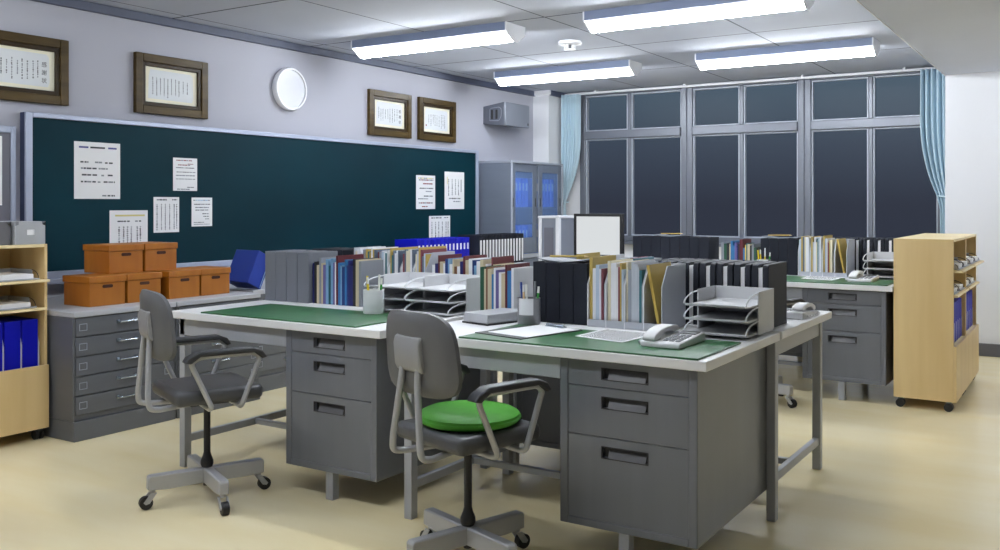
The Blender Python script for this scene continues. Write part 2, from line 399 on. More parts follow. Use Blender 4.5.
dup(lamp0, (.62, 7.61, SOFF_Z - .0005), 0, 'added fluorescent light on the low ceiling strip by the white wall, out of view')  # extra lamp added out of view to brighten the soffit and white wall
sd = thing('smoke_detector', 'round white smoke detector on the ceiling between the lights', 'smoke detector', (-3.45, 6.39, CEIL - .0005))
MB().lathe([(.0, 0), (.085, 0), (.092, -.008), (.09, -.022), (.07, -.03), (.0, -.03)], n=36).build('base', 'plastic_white', sd)
b = MB()
for k in range(6):
    a = k * pi / 3; b.box(-.008, .008, -.004, .004, -.062, -.03); 
    vs = b.v[-8:]; b.v[-8:] = [(x * cos(a) - (y + .04) * sin(a), x * sin(a) + (y + .04) * cos(a), z) for (x, y, z) in vs]
b.lathe([(0, -.062), (.046, -.062), (.046, -.068), (0, -.068)], n=24)
b.build('cage', 'plastic_white', sd)
MB().lathe([(0, -.0305), (.026, -.0305), (.02, -.055), (0, -.055)], n=20).build('sensor', 'key', sd)

# ---------------------------------------------------------------- left wall: blackboard and things hung on it
BX = WALL_X + .07        # face of the board
bb = thing('blackboard', 'wide dark teal blackboard on the left wall', 'blackboard', (WALL_X, 5.5, 0))
def onboard(px, py, x=BX):
    u = (px - 500) / F; v = -(py - 204) / F
    S, C = sin(TH), cos(TH); rx = u * C - S; ry = u * S + C
    t = x / rx; return ry * t, EYE + v * t
y0, zt_ = onboard(26, 111); y1, _ = onboard(479, 150); zb = .80
_, ztop = onboard(478, 150.5)
by0, by1 = y0 - 5.5, y1 - 5.5
b = MB(); b.box(.0005, .055, by0 + .04, by1 - .04, zb + .03, ztop - .028)
b.build('writing_surface', 'board', bb)
b = MB(); w = .042
b.box(.05, .07, by0, by0 + w, zb, ztop); b.box(.05, .07, by1 - w, by1, zb, ztop); b.box(.05, .07, by0 + w, by1 - w, ztop - .03, ztop); b.box(.05, .07, by0 + w, by1 - w, zb, zb + w)
b.build('frame', 'boardframe', bb, bevel=.004)
b = MB(); b.box(.0005, .049, by0 + .004, by0 + .039, zb, ztop - .002); b.box(.0005, .049, by1 - .039, by1 - .004, zb, ztop - .002)
b.build_each('side_edge', 'navy', bb)
MB().box(.05, .12, by0 + .1, by1 - .1, zb - .03, zb - .001).build('chalk_ledge', 'boardframe', bb, bevel=.005)

def sheet(px0, py0, px1, py1, label, rows, name='notice_sheet'):
    """paper taped to the blackboard; rows = list of (u0,u1,v,h,mat index) marks, u left->right 0..1, v top->bottom 0..1"""
    ya, za = onboard(px0, py0, BX - .015); yb, zb_ = onboard(px1, py1, BX - .015)
    za2 = za; W_, H_ = yb - ya, za2 - zb_
    mb = MB(); mb.box(0, .0012, 0, W_, 0, H_)
    for (u0, u1, v, h, mi) in rows:
        mb.box(.0012, .0017, u0 * W_, u1 * W_, H_ * (1 - v) - h * H_, H_ * (1 - v), mi)
    o = mb.build(name, ['paper', 'ink', 'inkgrey', 'inkred', 'inkblue', 'inkyellow', 'inksky'], smooth=False, loc=(BX - .0148, ya, zb_))
    tag(o, label, 'notice', 'sheets on the blackboard'); return o
def dash(v, segs, h=.022, mi=1): return [(a, c, v, h, m if m else mi) for (a, c, m) in segs]
def hline(v, a, c, mi, h=.022, rnd=random):
    out = []; x = a
    while x < c - .02:
        w = rnd.uniform(.04, .12); out.append((x, min(c, x + w), v, h, mi if rnd.random() < .7 else 2)); x += w + rnd.uniform(.005, .03)
    return out
def vcol(u, v0, v1, mi=1, w=.045, rnd=random):
    out = []; v = v0
    while v < v1:
        h = rnd.uniform(.02, .04); out.append((u - w / 2 * rnd.uniform(.6, 1), u + w / 2 * rnd.uniform(.6, 1), v, h, mi if rnd.random() < .75 else 2)); v += h + rnd.uniform(.006, .03)
    return out
sheet(74, 141, 120, 199, 'large white notice sheet at the left end of the blackboard',
      dash(.08, [(.1, .3, 4), (.34, .66, 1), (.73, .92, 4)], .03) + hline(.34, .13, .3, 1, .028) + hline(.34, .44, .6, 2, .028) + hline(.345, .66, .88, 1, .028) +
      hline(.45, .14, .48, 1, .028) + hline(.45, .52, .72, 2, .028) + hline(.565, .16, .5, 1, .028) + [(.58, .64, .57, .028, 2), (.72, .83, .565, .028, 1)] +
      hline(.685, .14, .46, 1, .028) + [(.5, .56, .69, .025, 2)] + hline(.685, .63, .88, 1, .028) + hline(.93, .6, .88, 1, .026))
sheet(173, 157.5, 197, 191, 'small white notice with red headings, upper right of the left sheets',
      hline(.06, .13, .78, 3, .03) + hline(.2, .2, .7, 3, .03) + hline(.17, .6, .84, 3, .02) + hline(.29, .12, .88, 1) + hline(.42, .14, .95, 1) + hline(.52, .12, .9, 2, .03) + hline(.63, .12, .92, 2) + hline(.88, .58, .86, 1) + hline(.94, .16, .68, 1))
vc = lambda: sum([vcol(u, .2, .92) for u in (.13, .3, .45, .62, .8, .9)], [])
sheet(153.5, 197, 179, 232, 'white sheet of vertical columns, middle of the three lower left sheets', hline(.06, .12, .52, 1, .035) + hline(.06, .72, .92, 1, .03) + vc())
sheet(191.5, 197.5, 212, 226, 'small white sheet with a pale blue heading, right of the left sheets',
      hline(.08, .08, .92, 6, .03) + hline(.22, .12, .9, 1, .03) + hline(.33, .18, .84, 1, .03) + hline(.42, .18, .84, 1, .03) + hline(.55, .52, .86, 1, .03) + hline(.64, .56, .84, 1, .03) + hline(.73, .66, .84, 2, .03) + hline(.85, .1, .6, 1, .025) + hline(.92, .1, .88, 2, .02))
sheet(109.5, 210.5, 147.5, 252, 'white sheet with a pale yellow stripe, bottom hidden behind the stacked orange boxes',
      [(.14, .92, .1, .04, 5)] + hline(.24, .2, .52, 1, .03) + hline(.24, .66, .82, 1, .03) + sum([vcol(u, .38, .92) for u in (.24, .36, .46, .56, .72, .8)], []))
sheet(416, 175, 435, 209, 'white notice with red lines, left one of the two upper right sheets',
      hline(.07, .1, .9, 5, .03) + hline(.12, .14, .9, 3, .035) + hline(.23, .36, .86, 3, .035) + hline(.37, .18, .9, 1, .03) + hline(.46, .5, .8, 2, .03) + hline(.6, .4, .88, 1, .03) + hline(.68, .1, .62, 2, .03) + hline(.8, .14, .9, 3, .035) + hline(.91, .3, .6, 3, .03))
sheet(444.5, 171.5, 464, 209, 'tall white sheet near the right end of the blackboard, beside the frame',
      [(.82, .86, .2, .34, 2), (.12, .15, .14, .2, 5)] + sum([vcol(u, .2, .62) for u in (.2, .38, .55, .7)], []) + hline(.7, .22, .8, 1, .03) + hline(.78, .44, .8, 2, .03))
sheet(429, 216, 450, 245, 'white sheet below the two upper right sheets, above the black binders', hline(.05, .1, .58, 1, .035) + hline(.05, .7, .9, 1, .03) + vc())

# dark grey notice board at the far left edge
nb = thing('notice_board', 'grey notice board with a white sheet at the left edge, beside the blackboard', 'notice board', (WALL_X, 0, 0))
MB().box(.0005, .02, 2.2, 3.02, .9, 1.66).build('panel', 'notice_grey', nb)
b = MB(); b.box(.0005, .03, 2.14, 2.2, .84, 1.72); b.box(.0005, .03, 3.02, 3.05, .84, 1.70); b.box(.0005, .03, 2.2, 3.02, 1.66, 1.70); b.box(.0005, .03, 2.2, 3.02, .84, .9)
b.build('frame', 'boardframe', nb, bevel=.004)
ns = MB().box(0, .0012, 0, .42, 0, .40).build('notice_sheet', 'paper', loc=(WALL_X + .0205, 2.55, 1.24)); tag(ns, 'blank white sheet on the grey notice board at the left edge', 'notice')

def text_mesh(txt, size, matname, parent, origin, name='title'):
    """text standing in the YZ plane facing +X"""
    cu = bpy.data.curves.new('t', 'FONT'); cu.body = txt; cu.size = size; cu.align_x = 'CENTER'; cu.extrude = .0003
    to = bpy.data.objects.new('t', cu); COL.objects.link(to)
    dg = bpy.context.evaluated_depsgraph_get()
    me = bpy.data.meshes.new_from_object(to.evaluated_get(dg)); bpy.data.objects.remove(to)
    for v in me.vertices: v.co = Vector((v.co.z, v.co.x, v.co.y))
    me.materials.clear(); me.materials.append(M[matname])
    o = bpy.data.objects.new(name, me); COL.objects.link(o); o.parent = parent; o.location = origin; return o

def certificate(ya, label, seed, title=None, red=False, W_=.59, H_=.40, z=1.85, border='cream'):
    rnd = random.Random(seed)
    r = thing('framed_certificate', label, 'certificate', (WALL_X + .0005, ya, z), 0, 'framed certificates above the blackboard')
    def ring(y0, y1, z0, z1, w, x0, x1, nm, mt, bev):
        b = MB(); b.box(x0, x1, y0, y0 + w, z0, z1); b.box(x0, x1, y1 - w, y1, z0, z1); b.box(x0, x1, y0 + w, y1 - w, z1 - w, z1); b.box(x0, x1, y0 + w, y1 - w, z0, z0 + w)
        return b.build(nm, mt, r, bevel=bev)
    ring(0, W_, 0, H_, .055, 0, .032, 'frame', 'wood_frame', .004)
    ring(.055, W_ - .055, .055, H_ - .055, .026, 0, .022, 'inner_moulding', 'wood_inner', .003)
    a, c, d, e = .081, W_ - .081, .081, H_ - .081
    MB().box(0, .006, a, c, d, e).build('mount', 'cream', r)
    p = MB(); q0, q1, s0, s1 = a + .03, c - .03, d + .025, e - .02; x = .0064
    p.prism([(q0, s0), (q1 - .01, s0 - .004), (q1, s0 + .03), (q1 - .004, s1 - .02), (q1 - .02, s1), (q0 + .015, s1 + .003), (q0 + .004, s1 - .05)], 'x', .006, x)
    yy = q1 - (.075 if title else .05); k = 0
    while yy > q0 + .03:
        zz = s1 - .04 - rnd.uniform(0, .02); lo = s0 + rnd.uniform(.02, .06)
        while zz > lo:
            h = rnd.uniform(.006, .011); p.box(x, x + .0004, yy - .004 * rnd.uniform(.6, 1.1), yy + .004 * rnd.uniform(.6, 1.1), zz - h, zz, 1 if rnd.random() < .6 else 2); zz -= h + rnd.uniform(.001, .008)
        yy -= rnd.uniform(.028, .036)
    if red: p.box(x, x + .0004, q0 + .015, q0 + .03, s0 + .03, s0 + .045, 3)
    sh = p.build('sheet', ['paper2', 'ink', 'inkgrey', 'inkred'], r, smooth=False)
    if title:
        t = [text_mesh(ch, .034, 'ink', r, (x + .0003, q1 - .035, s1 - .075 - i * .048), 'title_character') for i, ch in enumerate(title)]
    return r
certificate(2.79, 'brown framed certificate cut by the left edge of the photo', 1, '感謝状')
certificate(3.853, 'brown framed certificate with pale faint writing, second from the left, left of the clock', 2)
certificate(6.188, 'brown framed certificate right of the clock, left of the right-hand pair', 3, '感謝状')
certificate(6.896, 'brown framed certificate with a small red seal, rightmost, nearest the wall speaker', 4, None, True)

ck = thing('wall_clock', 'round white wall clock with a blank face between the certificates', 'clock', (WALL_X + .0005, 5.245, 2.147))
MB().lathe([(0, 0), (.163, 0), (.168, .01), (.168, .04), (.162, .05), (.150, .05), (.148, .034), (0, .034)], n=48, axis='x').build('rim', 'clock_rim', ck)
MB().lathe([(0, .0342), (.147, .0342), (.147, .038), (0, .038)], n=48, axis='x').build('face', 'clock_face', ck)

sp = thing('wall_speaker', 'grey box loudspeaker mounted high on the wall above the locker', 'speaker', (WALL_X + .0005, 8.007, 2.05))
MB().prism([(0, .025), (.262, 0), (.262, .242), (0, .205)], 'y', 0, .486).build('cabinet', 'speaker', sp, bevel=.006)
MB().box(.2625, .272, .006, .48, .004, .236).build('grille', 'speaker_front', sp, bevel=.004)
b = MB()
b.box(.10, .125, -.006, -.0005, .07, .165); b.box(.155, .18, -.006, -.0005, .07, .165)
b.build_each('side_slot', 'recess', sp, bevel=.002)
b = MB(); b.tube(smoothpath([(.085, -.003, .055), (.2, -.003, .05), (.225, -.003, .1), (.225, -.003, .17), (.2, -.003, .19), (.085, -.003, .18), (.085, -.003, .055)], .02), .004, 6)
b.build('slot_rim', 'speaker_front', sp)
MB().box(.2725, .276, .44, .455, .025, .05).build('knob', 'recess', sp)

# ---------------------------------------------------------------- map cabinets along the left wall
def make_cabinet():
    r = thing('map_cabinet', '', 'cabinet', (0, 0, 0), 0, 'grey drawer cabinets along the left wall')
    D, W_, H_ = .80, .64, .68           # depth along -X from the front (x = 0), width along Y
    b = MB(); b.box(-D, -.006, .002, W_ - .002, .105, .65); b.box(-.0059, .0, .002, .012, .105, .65); b.box(-.0059, .0, W_ - .012, W_ - .002, .105, .65)
    b.build('body', 'cab', r, bevel=.003)
    MB().box(-D, .008, .001, W_ - .001, 0, .104).build('plinth', 'cab', r, bevel=.003)
    MB().box(-D, .012, 0, W_, .651, .68).build('top', 'cabtop', r, bevel=.004)
    MB().box(-D, -D + .02, 0, W_, .6805, .70).build('upstand', 'cabtop', r, bevel=.003)
    for k in range(5):
        z1 = .645 - k * .103; z0 = z1 - .096
        d = MB(); d.box(-.0055, .006, .014, W_ - .014, z0, z1)
        dr = d.build('drawer', 'cab', r, bevel=.003)
        zc = (z0 + z1) / 2
        h = MB(); h.tube(smoothpath([(.0065, .265, zc + .01), (.03, .268, zc + .01), (.03, .372, zc + .01), (.0065, .375, zc + .01)], .008), .0045, 8)
        h.box(.0063, .0085, .252, .278, zc, zc + .02); h.box(.0063, .0085, .362, .388, zc, zc + .02)
        h.build('handle', 'chrome', dr)
        for yy in (.032, W_ - .077):
            q = MB(); t = .003
            for (a0, a1, c0, c1) in ((yy, yy + .045, zc + .016, zc + .016 + t), (yy, yy + .045, zc - .018, zc - .018 + t), (yy, yy + t, zc - .018, zc + .019), (yy + .045 - t, yy + .045, zc - .018, zc + .019)):
                q.box(.0062, .0085, a0, a1, c0, c1)
            q.build('label_holder', 'locker_light', dr)
    return r
cab0 = make_cabinet(); CX = -4.502
cab0.location = (CX, 2.888, 0); cab0['label'] = 'grey five-drawer map cabinet nearest the left shelf unit, under the left orange boxes'
dup(cab0, (CX, 3.536, 0), 0, 'grey five-drawer map cabinet behind the left chair, under the right orange boxes')
places = ['grey map cabinet set back, just past the one with the blue file box', 'fourth grey map cabinet along the blackboard, mostly hidden behind the desks',
          'fifth grey map cabinet along the blackboard, mostly hidden behind the desks', 'sixth grey map cabinet, hidden, under the blue binders', 'last grey map cabinet, hidden, next to the tall locker']
for k, l in enumerate(places):
    c = dup(cab0, (-4.66, 4.26 + k * .70, 0), 0, l); c.scale = (.83, 1.09, 1)

# orange boxes
def make_box():
    r = thing('storage_box', '', 'storage box', (0, 0, 0), 0, 'orange storage boxes on the map cabinets')
    W_, D, H_ = .222, .24, .165
    b = MB(); b.box(-D, 0, 0, W_, 0, .128); b.build('body', 'orange', r, bevel=.002)
    b = MB(); b.box(-D - .006, .006, -.006, W_ + .006, .129, H_); b.build('lid', 'orange', r, bevel=.003)
    b = MB(); pts = [(W_ / 2 + s * .024 + .009 * cos(a), .108 + .009 * sin(a)) for s, rng in ((1, range(-90, 91, 30)), (-1, range(90, 271, 30))) for a in [radians(q) for q in rng]]
    b.prism([(p[0], p[1] + .0) for p in pts], 'x', .0005, .002); b.build('hand_hole', 'orange_dark', r)
    return r
ob0 = make_box()
obs = [(-4.655, 3.085, .6805, 'leftmost orange lidded box of the lower row, nearest the left shelf unit'),
       (-4.655, 3.325, .6805, 'orange lidded box second from left in the lower row'),
       (-4.645, 3.60, .6805, 'orange lidded box third from left in the lower row, behind the left chair back'),
       (-4.645, 3.835, .6805, 'rightmost orange lidded box of the lower row, next to the blue file box'),
       (-4.755, 3.275, .8465, 'left orange lidded box of the upper pair'),
       (-4.755, 3.515, .8465, 'right orange lidded box of the upper pair')]
for i, (x, y, z, l) in enumerate(obs):
    if i == 0: ob0.location = (x, y, z); ob0['label'] = l
    else: dup(ob0, (x, y, z), 0, l)

# leaning blue file box
r = thing('file_box', 'royal blue file box leaning over beside the orange boxes', 'file box', (-4.66, 4.20, .681))
b = MB(); b.M = Matrix.Rotation(radians(-27), 4, 'X')
b.M = Matrix.Translation((0, 0, 0)) @ Matrix.Rotation(radians(-26), 4, 'X')
b.box(-.22, 0, .0, .125, .045, .275); ob = b.build('body', 'blue_dark', r, bevel=.004)
b = MB(); b.M = Matrix.Rotation(radians(-26), 4, 'X'); b.box(.0005, .004, .108, .112, .05, .27); b.build('edge_seam', 'inksky', r)
zmin = min(v.co.z for v in ob.data.vertices); r.location.z = .6808 - zmin

# binders on the far map cabinets
def make_binder(name, cov, W_=.05, H_=.27, D=.24, spots=True):
    """spine faces +X"""
    r = thing(name, '', 'binder', (0, 0, 0))
    b = MB(); b.box(-D, 0, 0, .004, 0, H_); b.box(-D, 0, W_ - .004, W_, 0, H_); b.box(-.004, 0, .004, W_ - .004, 0, H_)
    b.build('cover', cov, r, bevel=.002)
    MB().box(-D + .01, -.0045, .0045, W_ - .0045, .006, H_ - .012).build('pages', 'paper', r)
    if spots:
        b = MB(); b.box(.0003, .0012, W_ / 2 - .011, W_ / 2 + .011, H_ * .62, H_ * .82); b.lathe([(0, .0003), (.011, .0003), (.011, .0012), (0, .0012)], (0, W_ / 2, H_ * .3), 14, axis='x')
        b.build_each('spine_label', 'paper', r)
    return r
bb0 = make_binder('ring_binder', 'blue')
bb0['group'] = 'blue ring binders below the blackboard'
n = 14
for i in range(n):
    l = ordn(i, n) + ' blue ring binder of the row below the right blackboard sheets'
    p = (-4.72, 6.10 + i * .0545, .6805)
    if i == 0: bb0.location = p; bb0['label'] = l
    else: dup(bb0, p, 0, l)
kb0 = make_binder('ring_binder', 'black', .045, .28, .24, False); MB().box(.0003, .0012, .008, .037, .02, .235).build('spine_label', 'paper', kb0)
kb0['group'] = 'black ring binders with white spines beside the locker'
n = 15
for i in range(n):
    l = ordn(i, n) + ' black binder with white spine in the row beside the locker'
    p = (-4.72, 7.02 + i * .052, .6805)
    if i == 0: kb0.location = p; kb0['label'] = l
    else: dup(kb0, p, 0, l)

# ---------------------------------------------------------------- glass-door locker
lk = thing('locker', 'tall blue-grey steel locker with glazed sliding doors in the corner', 'locker', (-4.95, 7.925, 0))
D, W_, H_ = .385, 1.075, 1.69
b = MB(); b.box(-D, 0, 0, .02, 0, H_ - .025); b.box(-D, 0, W_ - .02, W_, 0, H_ - .025); b.box(-D, -D + .015, .02, W_ - .02, 0, H_ - .025)
b.box(-D, -.03, .02, W_ - .02, .05, .07); b.box(-D, 0, .02, W_ - .02, .70, .725); b.build('body', 'locker', lk, bevel=.003)
MB().box(-D, .008, -.004, W_ + .004, H_ - .024, H_).build('top', 'locker_light', lk, bevel=.003)
b = MB(); b.box(.0005, .01, -.002, .026, .05, H_ - .025); b.box(.0005, .01, W_ - .026, W_ + .002, .05, H_ - .025); b.box(.0005, .01, .026, W_ - .026, .69, .735)
b.build('front_trim', 'locker_light', lk, bevel=.003)
MB().box(-D, .004, .0, W_, 0, .049).build('plinth', 'locker', lk)
MB().box(-D + .016, -.05, .021, W_ - .021, 1.20, 1.215).build('shelf', 'locker', lk)
for (y0, y1, xo, hy) in ((.028, .545, -.028, .50), (.545, 1.047, -.012, .58)):
    d = MB(); w = .085; z0, z1 = .737, H_ - .027; zl = .90
    d.box(xo, xo + .014, y0, y0 + w, z0, z1); d.box(xo, xo + .014, y1 - w, y1, z0, z1); d.box(xo, xo + .014, y0 + w, y1 - w, z1 - .085, z1); d.box(xo, xo + .014, y0 + w, y1 - w, z0, zl)
    dd = d.build('door', 'locker', lk, bevel=.003)
    MB().box(xo + .004, xo + .008, y0 + w, y1 - w, zl, z1 - .085).build('pane', 'blueglass', dd)
    for q in (y0 + .028, y1 - .045):
        MB().box(xo + .0145, xo + .018, q, q + .016, 1.22, 1.31).build('pull', 'recess', dd, bevel=.003)
for (y0, y1) in ((.03, .53), (.54, 1.045)):
    dd = MB().box(-.02, .0, y0, y1, .072, .685).build('lower_door', 'locker', lk, bevel=.004)
    MB().box(.0005, .006, y1 - .06, y1 - .04, .45, .55).build('pull', 'recess', dd, bevel=.002)
g = 'blue binders behind the locker glass'
lb0 = make_binder('ring_binder', 'blue_locker', .055, .30, .2, False); lb0['group'] = g
MB().box(.0003, .0012, .012, .043, .17, .25).build('spine_label', 'paper', lb0)
k = 0
for (sh, z) in (('upper', 1.2155), ('lower', .7255)):
    for i in range(14):
        y = 7.965 + i * .068 
        if 5.9 < i < 6.5: continue
        l = '%s blue binder on the %s shelf behind the locker glass' % (ordn(i, 14), sh)
        p = (-5.01, y, z)
        if k == 0: lb0.location = p; lb0['label'] = l
        else: dup(lb0, p, 0, l)
        k += 1

# ---------------------------------------------------------------- beech mobile shelf units
def make_shelf():
    r = thing('shelf_unit', '', 'shelf unit', (0, 0, 0), 0, 'beech shelf units on castors')
    D, L, H0, H1 = .335, .623, .062, 1.035         # front at x = 0 facing +X, depth to -D, length along Y from 0 to L
    t = .016
    MB().box(-D, 0, 0, t, H0, H1).build('side_panel', 'beech', r, bevel=.0015)
    MB().box(-D, 0, L - t, L, H0, H1).build('side_panel', 'beech', r, bevel=.0015)
    MB().box(-D, 0, t, L - t, H1 - t, H1).build('top_panel', 'beech_edge', r, bevel=.0015)
    MB().box(-D, -D + .008, t, L - t, H0 + t, H1 - t).build('back_panel', 'beech', r)
    MB().box(-D, -.02, t, L - t, H0, H0 + t).build('bottom_panel', 'beech', r)
    MB().box(.0005, .016, .0, L, H0, .395).build('front_panel', 'beech', r, bevel=.0015)
    for z, px in ((.85, .05), (.70, .022)):
        MB().prism([(-D + .009, z - .03), (-D + .009, z - .018), (px - .004, z), (px, z - .004), (px, z - .012), (px - .004, z - .014)], 'y', t, L - t).build('shelf', 'beech_edge', r)
    MB().box(-D + .009, -.004, t, L - t, .375, .388).build('shelf', 'beech_edge', r)
    for (x, y) in ((-.03, .035), (-D + .035, .035), (-.03, L - .035), (-D + .035, L - .035)):
        c = MB(); c.box(x - .014, x + .014, y - .01, y + .01, .04, H0 - .0005); cs = c.build('castor', 'chrome', r)
        w = MB(); w.tube([(x, y - .022, .026), (x, y - .006, .026)], .0255, 18); w.tube([(x, y + .006, .026), (x, y + .022, .026)], .0255, 18); w.build_each('wheel', 'rubber', cs)
    return r
sh0 = make_shelf(); sh0.location = (-.715, 6.13, 0); sh0['label'] = 'beech shelf unit on castors beside the far desk, nearer of the right pair'
dup(sh0, (-.715, 6.757, 0), 0, 'beech shelf unit on castors, farther of the right pair, nearest the white wall')
dup(sh0, (-4.70, 2.245, 0), 0, 'beech shelf unit on castors at the left edge, beside the map cabinet')

def make_paper_tray():
    """shallow tray lying on a shelf, opening to +X"""
    r = thing('paper_tray', '', 'paper tray', (0, 0, 0))
    b = MB(); b.box(-.27, 0, 0, .225, 0, .006); b.box(-.27, -.264, .006, .219, .006, .05); b.box(-.27, -.07, 0, .005, .006, .05); b.box(-.27, -.07, .22, .225, .006, .05)
    b.build('tray', 'magwhite', r, bevel=.0015)
    w = MB()
    for y in (.0025, .2225): w.tube([(-.0705, y, .048)] + [(-.0705 + .06 * sin(radians(a)), y, .006 + .042 * cos(radians(a))) for a in range(15, 91, 15)], .002, 6)
    w.build_each('wire_side', 'recess', r)
    s = MB().box(-.25, -.01, .012, .196, .0065, .03).build('paper_stack', 'paper', r, bevel=.002)
    return r
pt0 = make_paper_tray()
pts = []
for (bx, by, who) in ((-.715, 6.13, 'nearer right'), (-.715, 6.757, 'farther right'), (-4.70, 2.245, 'left')):
    for k, side in ((0, 'near'), (1, 'far')):
        for zz, px, nm in ((.852, .035, 'upper'), (.702, .008, 'lower')):
            if who == 'left' and k == 0: continue
            pts.append((bx + px - .006, by + .05 + k * .29, zz, '%s paper tray on the %s shelf of the %s beech unit' % (side, nm, who) if who != 'left' else 'paper tray on the %s shelf of the left beech unit' % nm))
for i, (x, y, z, l) in enumerate(pts):
    if i == 0: pt0.location = (x, y, z); pt0['label'] = l; pt0['group'] = 'paper trays on the beech shelves'
    else: dup(pt0, (x, y, z), 0, l)
# blue file boxes standing in the beech units
def make_bluefile():
    r = thing('magazine_file', '', 'file box', (0, 0, 0), 0, 'blue file boxes in the beech units')
    b = MB(); b.box(-.25, 0, 0, .085, 0, .25); b.build('body', 'blue', r, bevel=.003)
    b = MB(); b.prism([(-.25, 0), (.002, 0), (.002, .12), (-.02, .19), (-.07, .245), (-.25, .25)], 'y', .0855, .090); b.build('side_guard', 'magedge', r)
    return r
bf0 = make_bluefile(); k = 0
for (bx, by, who, ys) in ((-.715, 6.13, 'nearer right', (.03, .125, .22, .315, .41, .505)), (-.715, 6.757, 'farther right', (.03, .125, .22, .315, .41, .505)), (-4.70, 2.245, 'left', (.31, .405, .50))):
    for i, y in enumerate(ys):
        l = '%s blue file box in the bottom bay of the %s beech unit' % (ordn(i, len(ys)), who)
        p = (bx - .022, by + y, .3885)
        if k == 0: bf0.location = p; bf0['label'] = l
        else: dup(bf0, p, 0, l)
        k += 1
# card boxes on top of the left unit
def make_cardbox(m):
    r = thing('storage_box', '', 'storage box', (0, 0, 0))
    b = MB(); b.box(-.28, 0, 0, .165, 0, .12); b.build('body', m, r, bevel=.002)
    b = MB(); t = .003
    for (a0, a1, c0, c1) in ((.062, .103, .075, .078), (.062, .103, .05, .053), (.062, .065, .05, .078), (.10, .103, .05, .078)): b.box(.0005, .004, a0, a1, c0, c1)
    b.box(.0005, .002, .065, .10, .053, .075); b.build('label_holder', 'paper', r)
    b = MB()
    for y in (0, .147): b.prism([(y, .1205), (y + .018, .1205), (y + .018 if y == 0 else y, .105), (y if y == 0 else y + .018, .098)], 'x', .0004, .003)
    b.build_each('corner_guard', 'key', r)
    return r
c1 = make_cardbox('grey_card'); c1.location = (-4.705, 2.695, 1.0355); tag(c1, 'light grey card box with label holder on top of the left beech unit', 'storage box', 'card boxes on the left beech unit')
c2 = make_cardbox('grey_card_dark'); c2.location = (-4.72, 2.515, 1.0355); tag(c2, 'dark grey card box on the left beech unit, cut by the left edge', 'storage box', 'card boxes on the left beech unit')

# ---------------------------------------------------------------- desks
def make_desk():
    """origin on the floor at the front right corner; x runs to -DESK_L, y to DESK_D"""
    r = thing('office_desk', '', 'desk', (0, 0, 0), 0, 'grey steel office desks')
    L, D = DESK_L, DESK_D
    MB().box(-L, 0, 0, D, .707, .74).build('tabletop', 'top', r, bevel=.003)
    x0, x1 = -.553, -.042; y0 = .03
    MB().box(-L + .04, x0 - .0005, y0, y0 + .018, .627, .7065).build('apron', 'steel_light', r, bevel=.002)
    MB().box(-L + .04, x0 - .0005, D - .06, D - .045, .627, .7065).build('apron', 'steel', r, bevel=.002)
    b = MB(); b.box(-L + .042, -L + .058, .075, D - .075, .63, .7065); b.build('side_rail', 'steel_light', r, bevel=.002)
    c = MB(); w = .031
    c.box(x0, x0 + w, y0, D - .015, .12, .7065); c.box(x1 - w, x1, y0, D - .015, .12, .7065)
    c.box(x0 + w, x1 - w, y0, D - .015, .12, .147); c.box(x0 + w, x1 - w, y0 + .03, D - .015, .147, .7065)
    c.build('pedestal', 'steel', r, bevel=.003)
    for (z0, z1) in ((.613, .7045), (.441, .610), (.148, .438)):
        dm = MB(); a, e = x0 + w + .001, x1 - w - .001; f = y0 + .004; hz1 = z1 - .027 if z1 > .7 else z1 - .032; hz0 = hz1 - .037; hx0, hx1 = -.389, -.219
        for (p, q, s, t) in ((a, hx0, z0, z1), (hx1, e, z0, z1), (hx0, hx1, hz1, z1), (hx0, hx1, z0, hz0)): dm.box(p, q, f, y0 + .022, s, t)
        dm.box(hx0, hx1, y0 + .0225, y0 + .029, hz0, hz1)
        dr = dm.build('drawer', 'steel', r, bevel=0)
        h = MB(); h.prism([(f - .001, hz0), (f + .002, hz0), (y0 + .0215, hz1 - .006), (y0 + .0215, hz1)], 'x', hx0 + .022, hx1 - .008)
        h.build('pull_lip', 'pull', dr)
        h = MB(); t = .003
        for (p, q, s, u) in ((hx0 - t, hx1 + t, hz1, hz1 + t), (hx0 - t, hx1 + t, hz0 - t, hz0), (hx0 - t, hx0, hz0, hz1), (hx1, hx1 + t, hz0, hz1)): h.box(p, q, f - .0015, f + .002, s, u)
        h.box(hx0 + .0005, hx1 - .0005, y0 + .0205, y0 + .0224, hz0 + .0005, hz1 - .0005)
        h.build('pull_rim', 'recess', dr)
    for (lx, ly) in ((-L + .036, .03), (-L + .036, D - .07)):
        MB().box(lx, lx + .038, ly, ly + .04, 0, .7065).build('leg', 'steel_light', r, bevel=.003)
    MB().box(-.0415, -.006, D - .045, D - .008, 0, .7065).build('leg', 'steel_light', r, bevel=.003)
    MB().box(-.33, -.29, .04, .08, 0, .1195).build('leg', 'steel_light', r, bevel=.003)
    MB().box(-.33, -.29, D - .08, D - .04, 0, .1195).build('leg', 'steel_light', r, bevel=.003)
    s = MB(); s.box(-L + .043, -L + .068, .0705, D - .0705, .115, .15); s.box(-L + .0685, -.54, .47, .495, .119, .146)
    s.build('stretcher', 'steel_light', r, bevel=.003)
    return r
dk0 = make_desk()
XR, XL = -1.052, -2.41
Y1, Y2, Y3, Y4 = 2.87, 4.551, 6.11, 7.791       # front edges (rows 2 and 4 face away)
dk0.location = (XR, Y1, 0); dk0['label'] = 'grey steel desk nearest the camera, with telephone and clipboard'
dup(dk0, (XL, Y1, 0), 0, 'grey steel desk at front left, with bare green mat, near the map cabinets')
dup(dk0, (XR - DESK_L, Y2, 0), pi, 'grey steel desk back to back with the front right desk, bearing black binders')
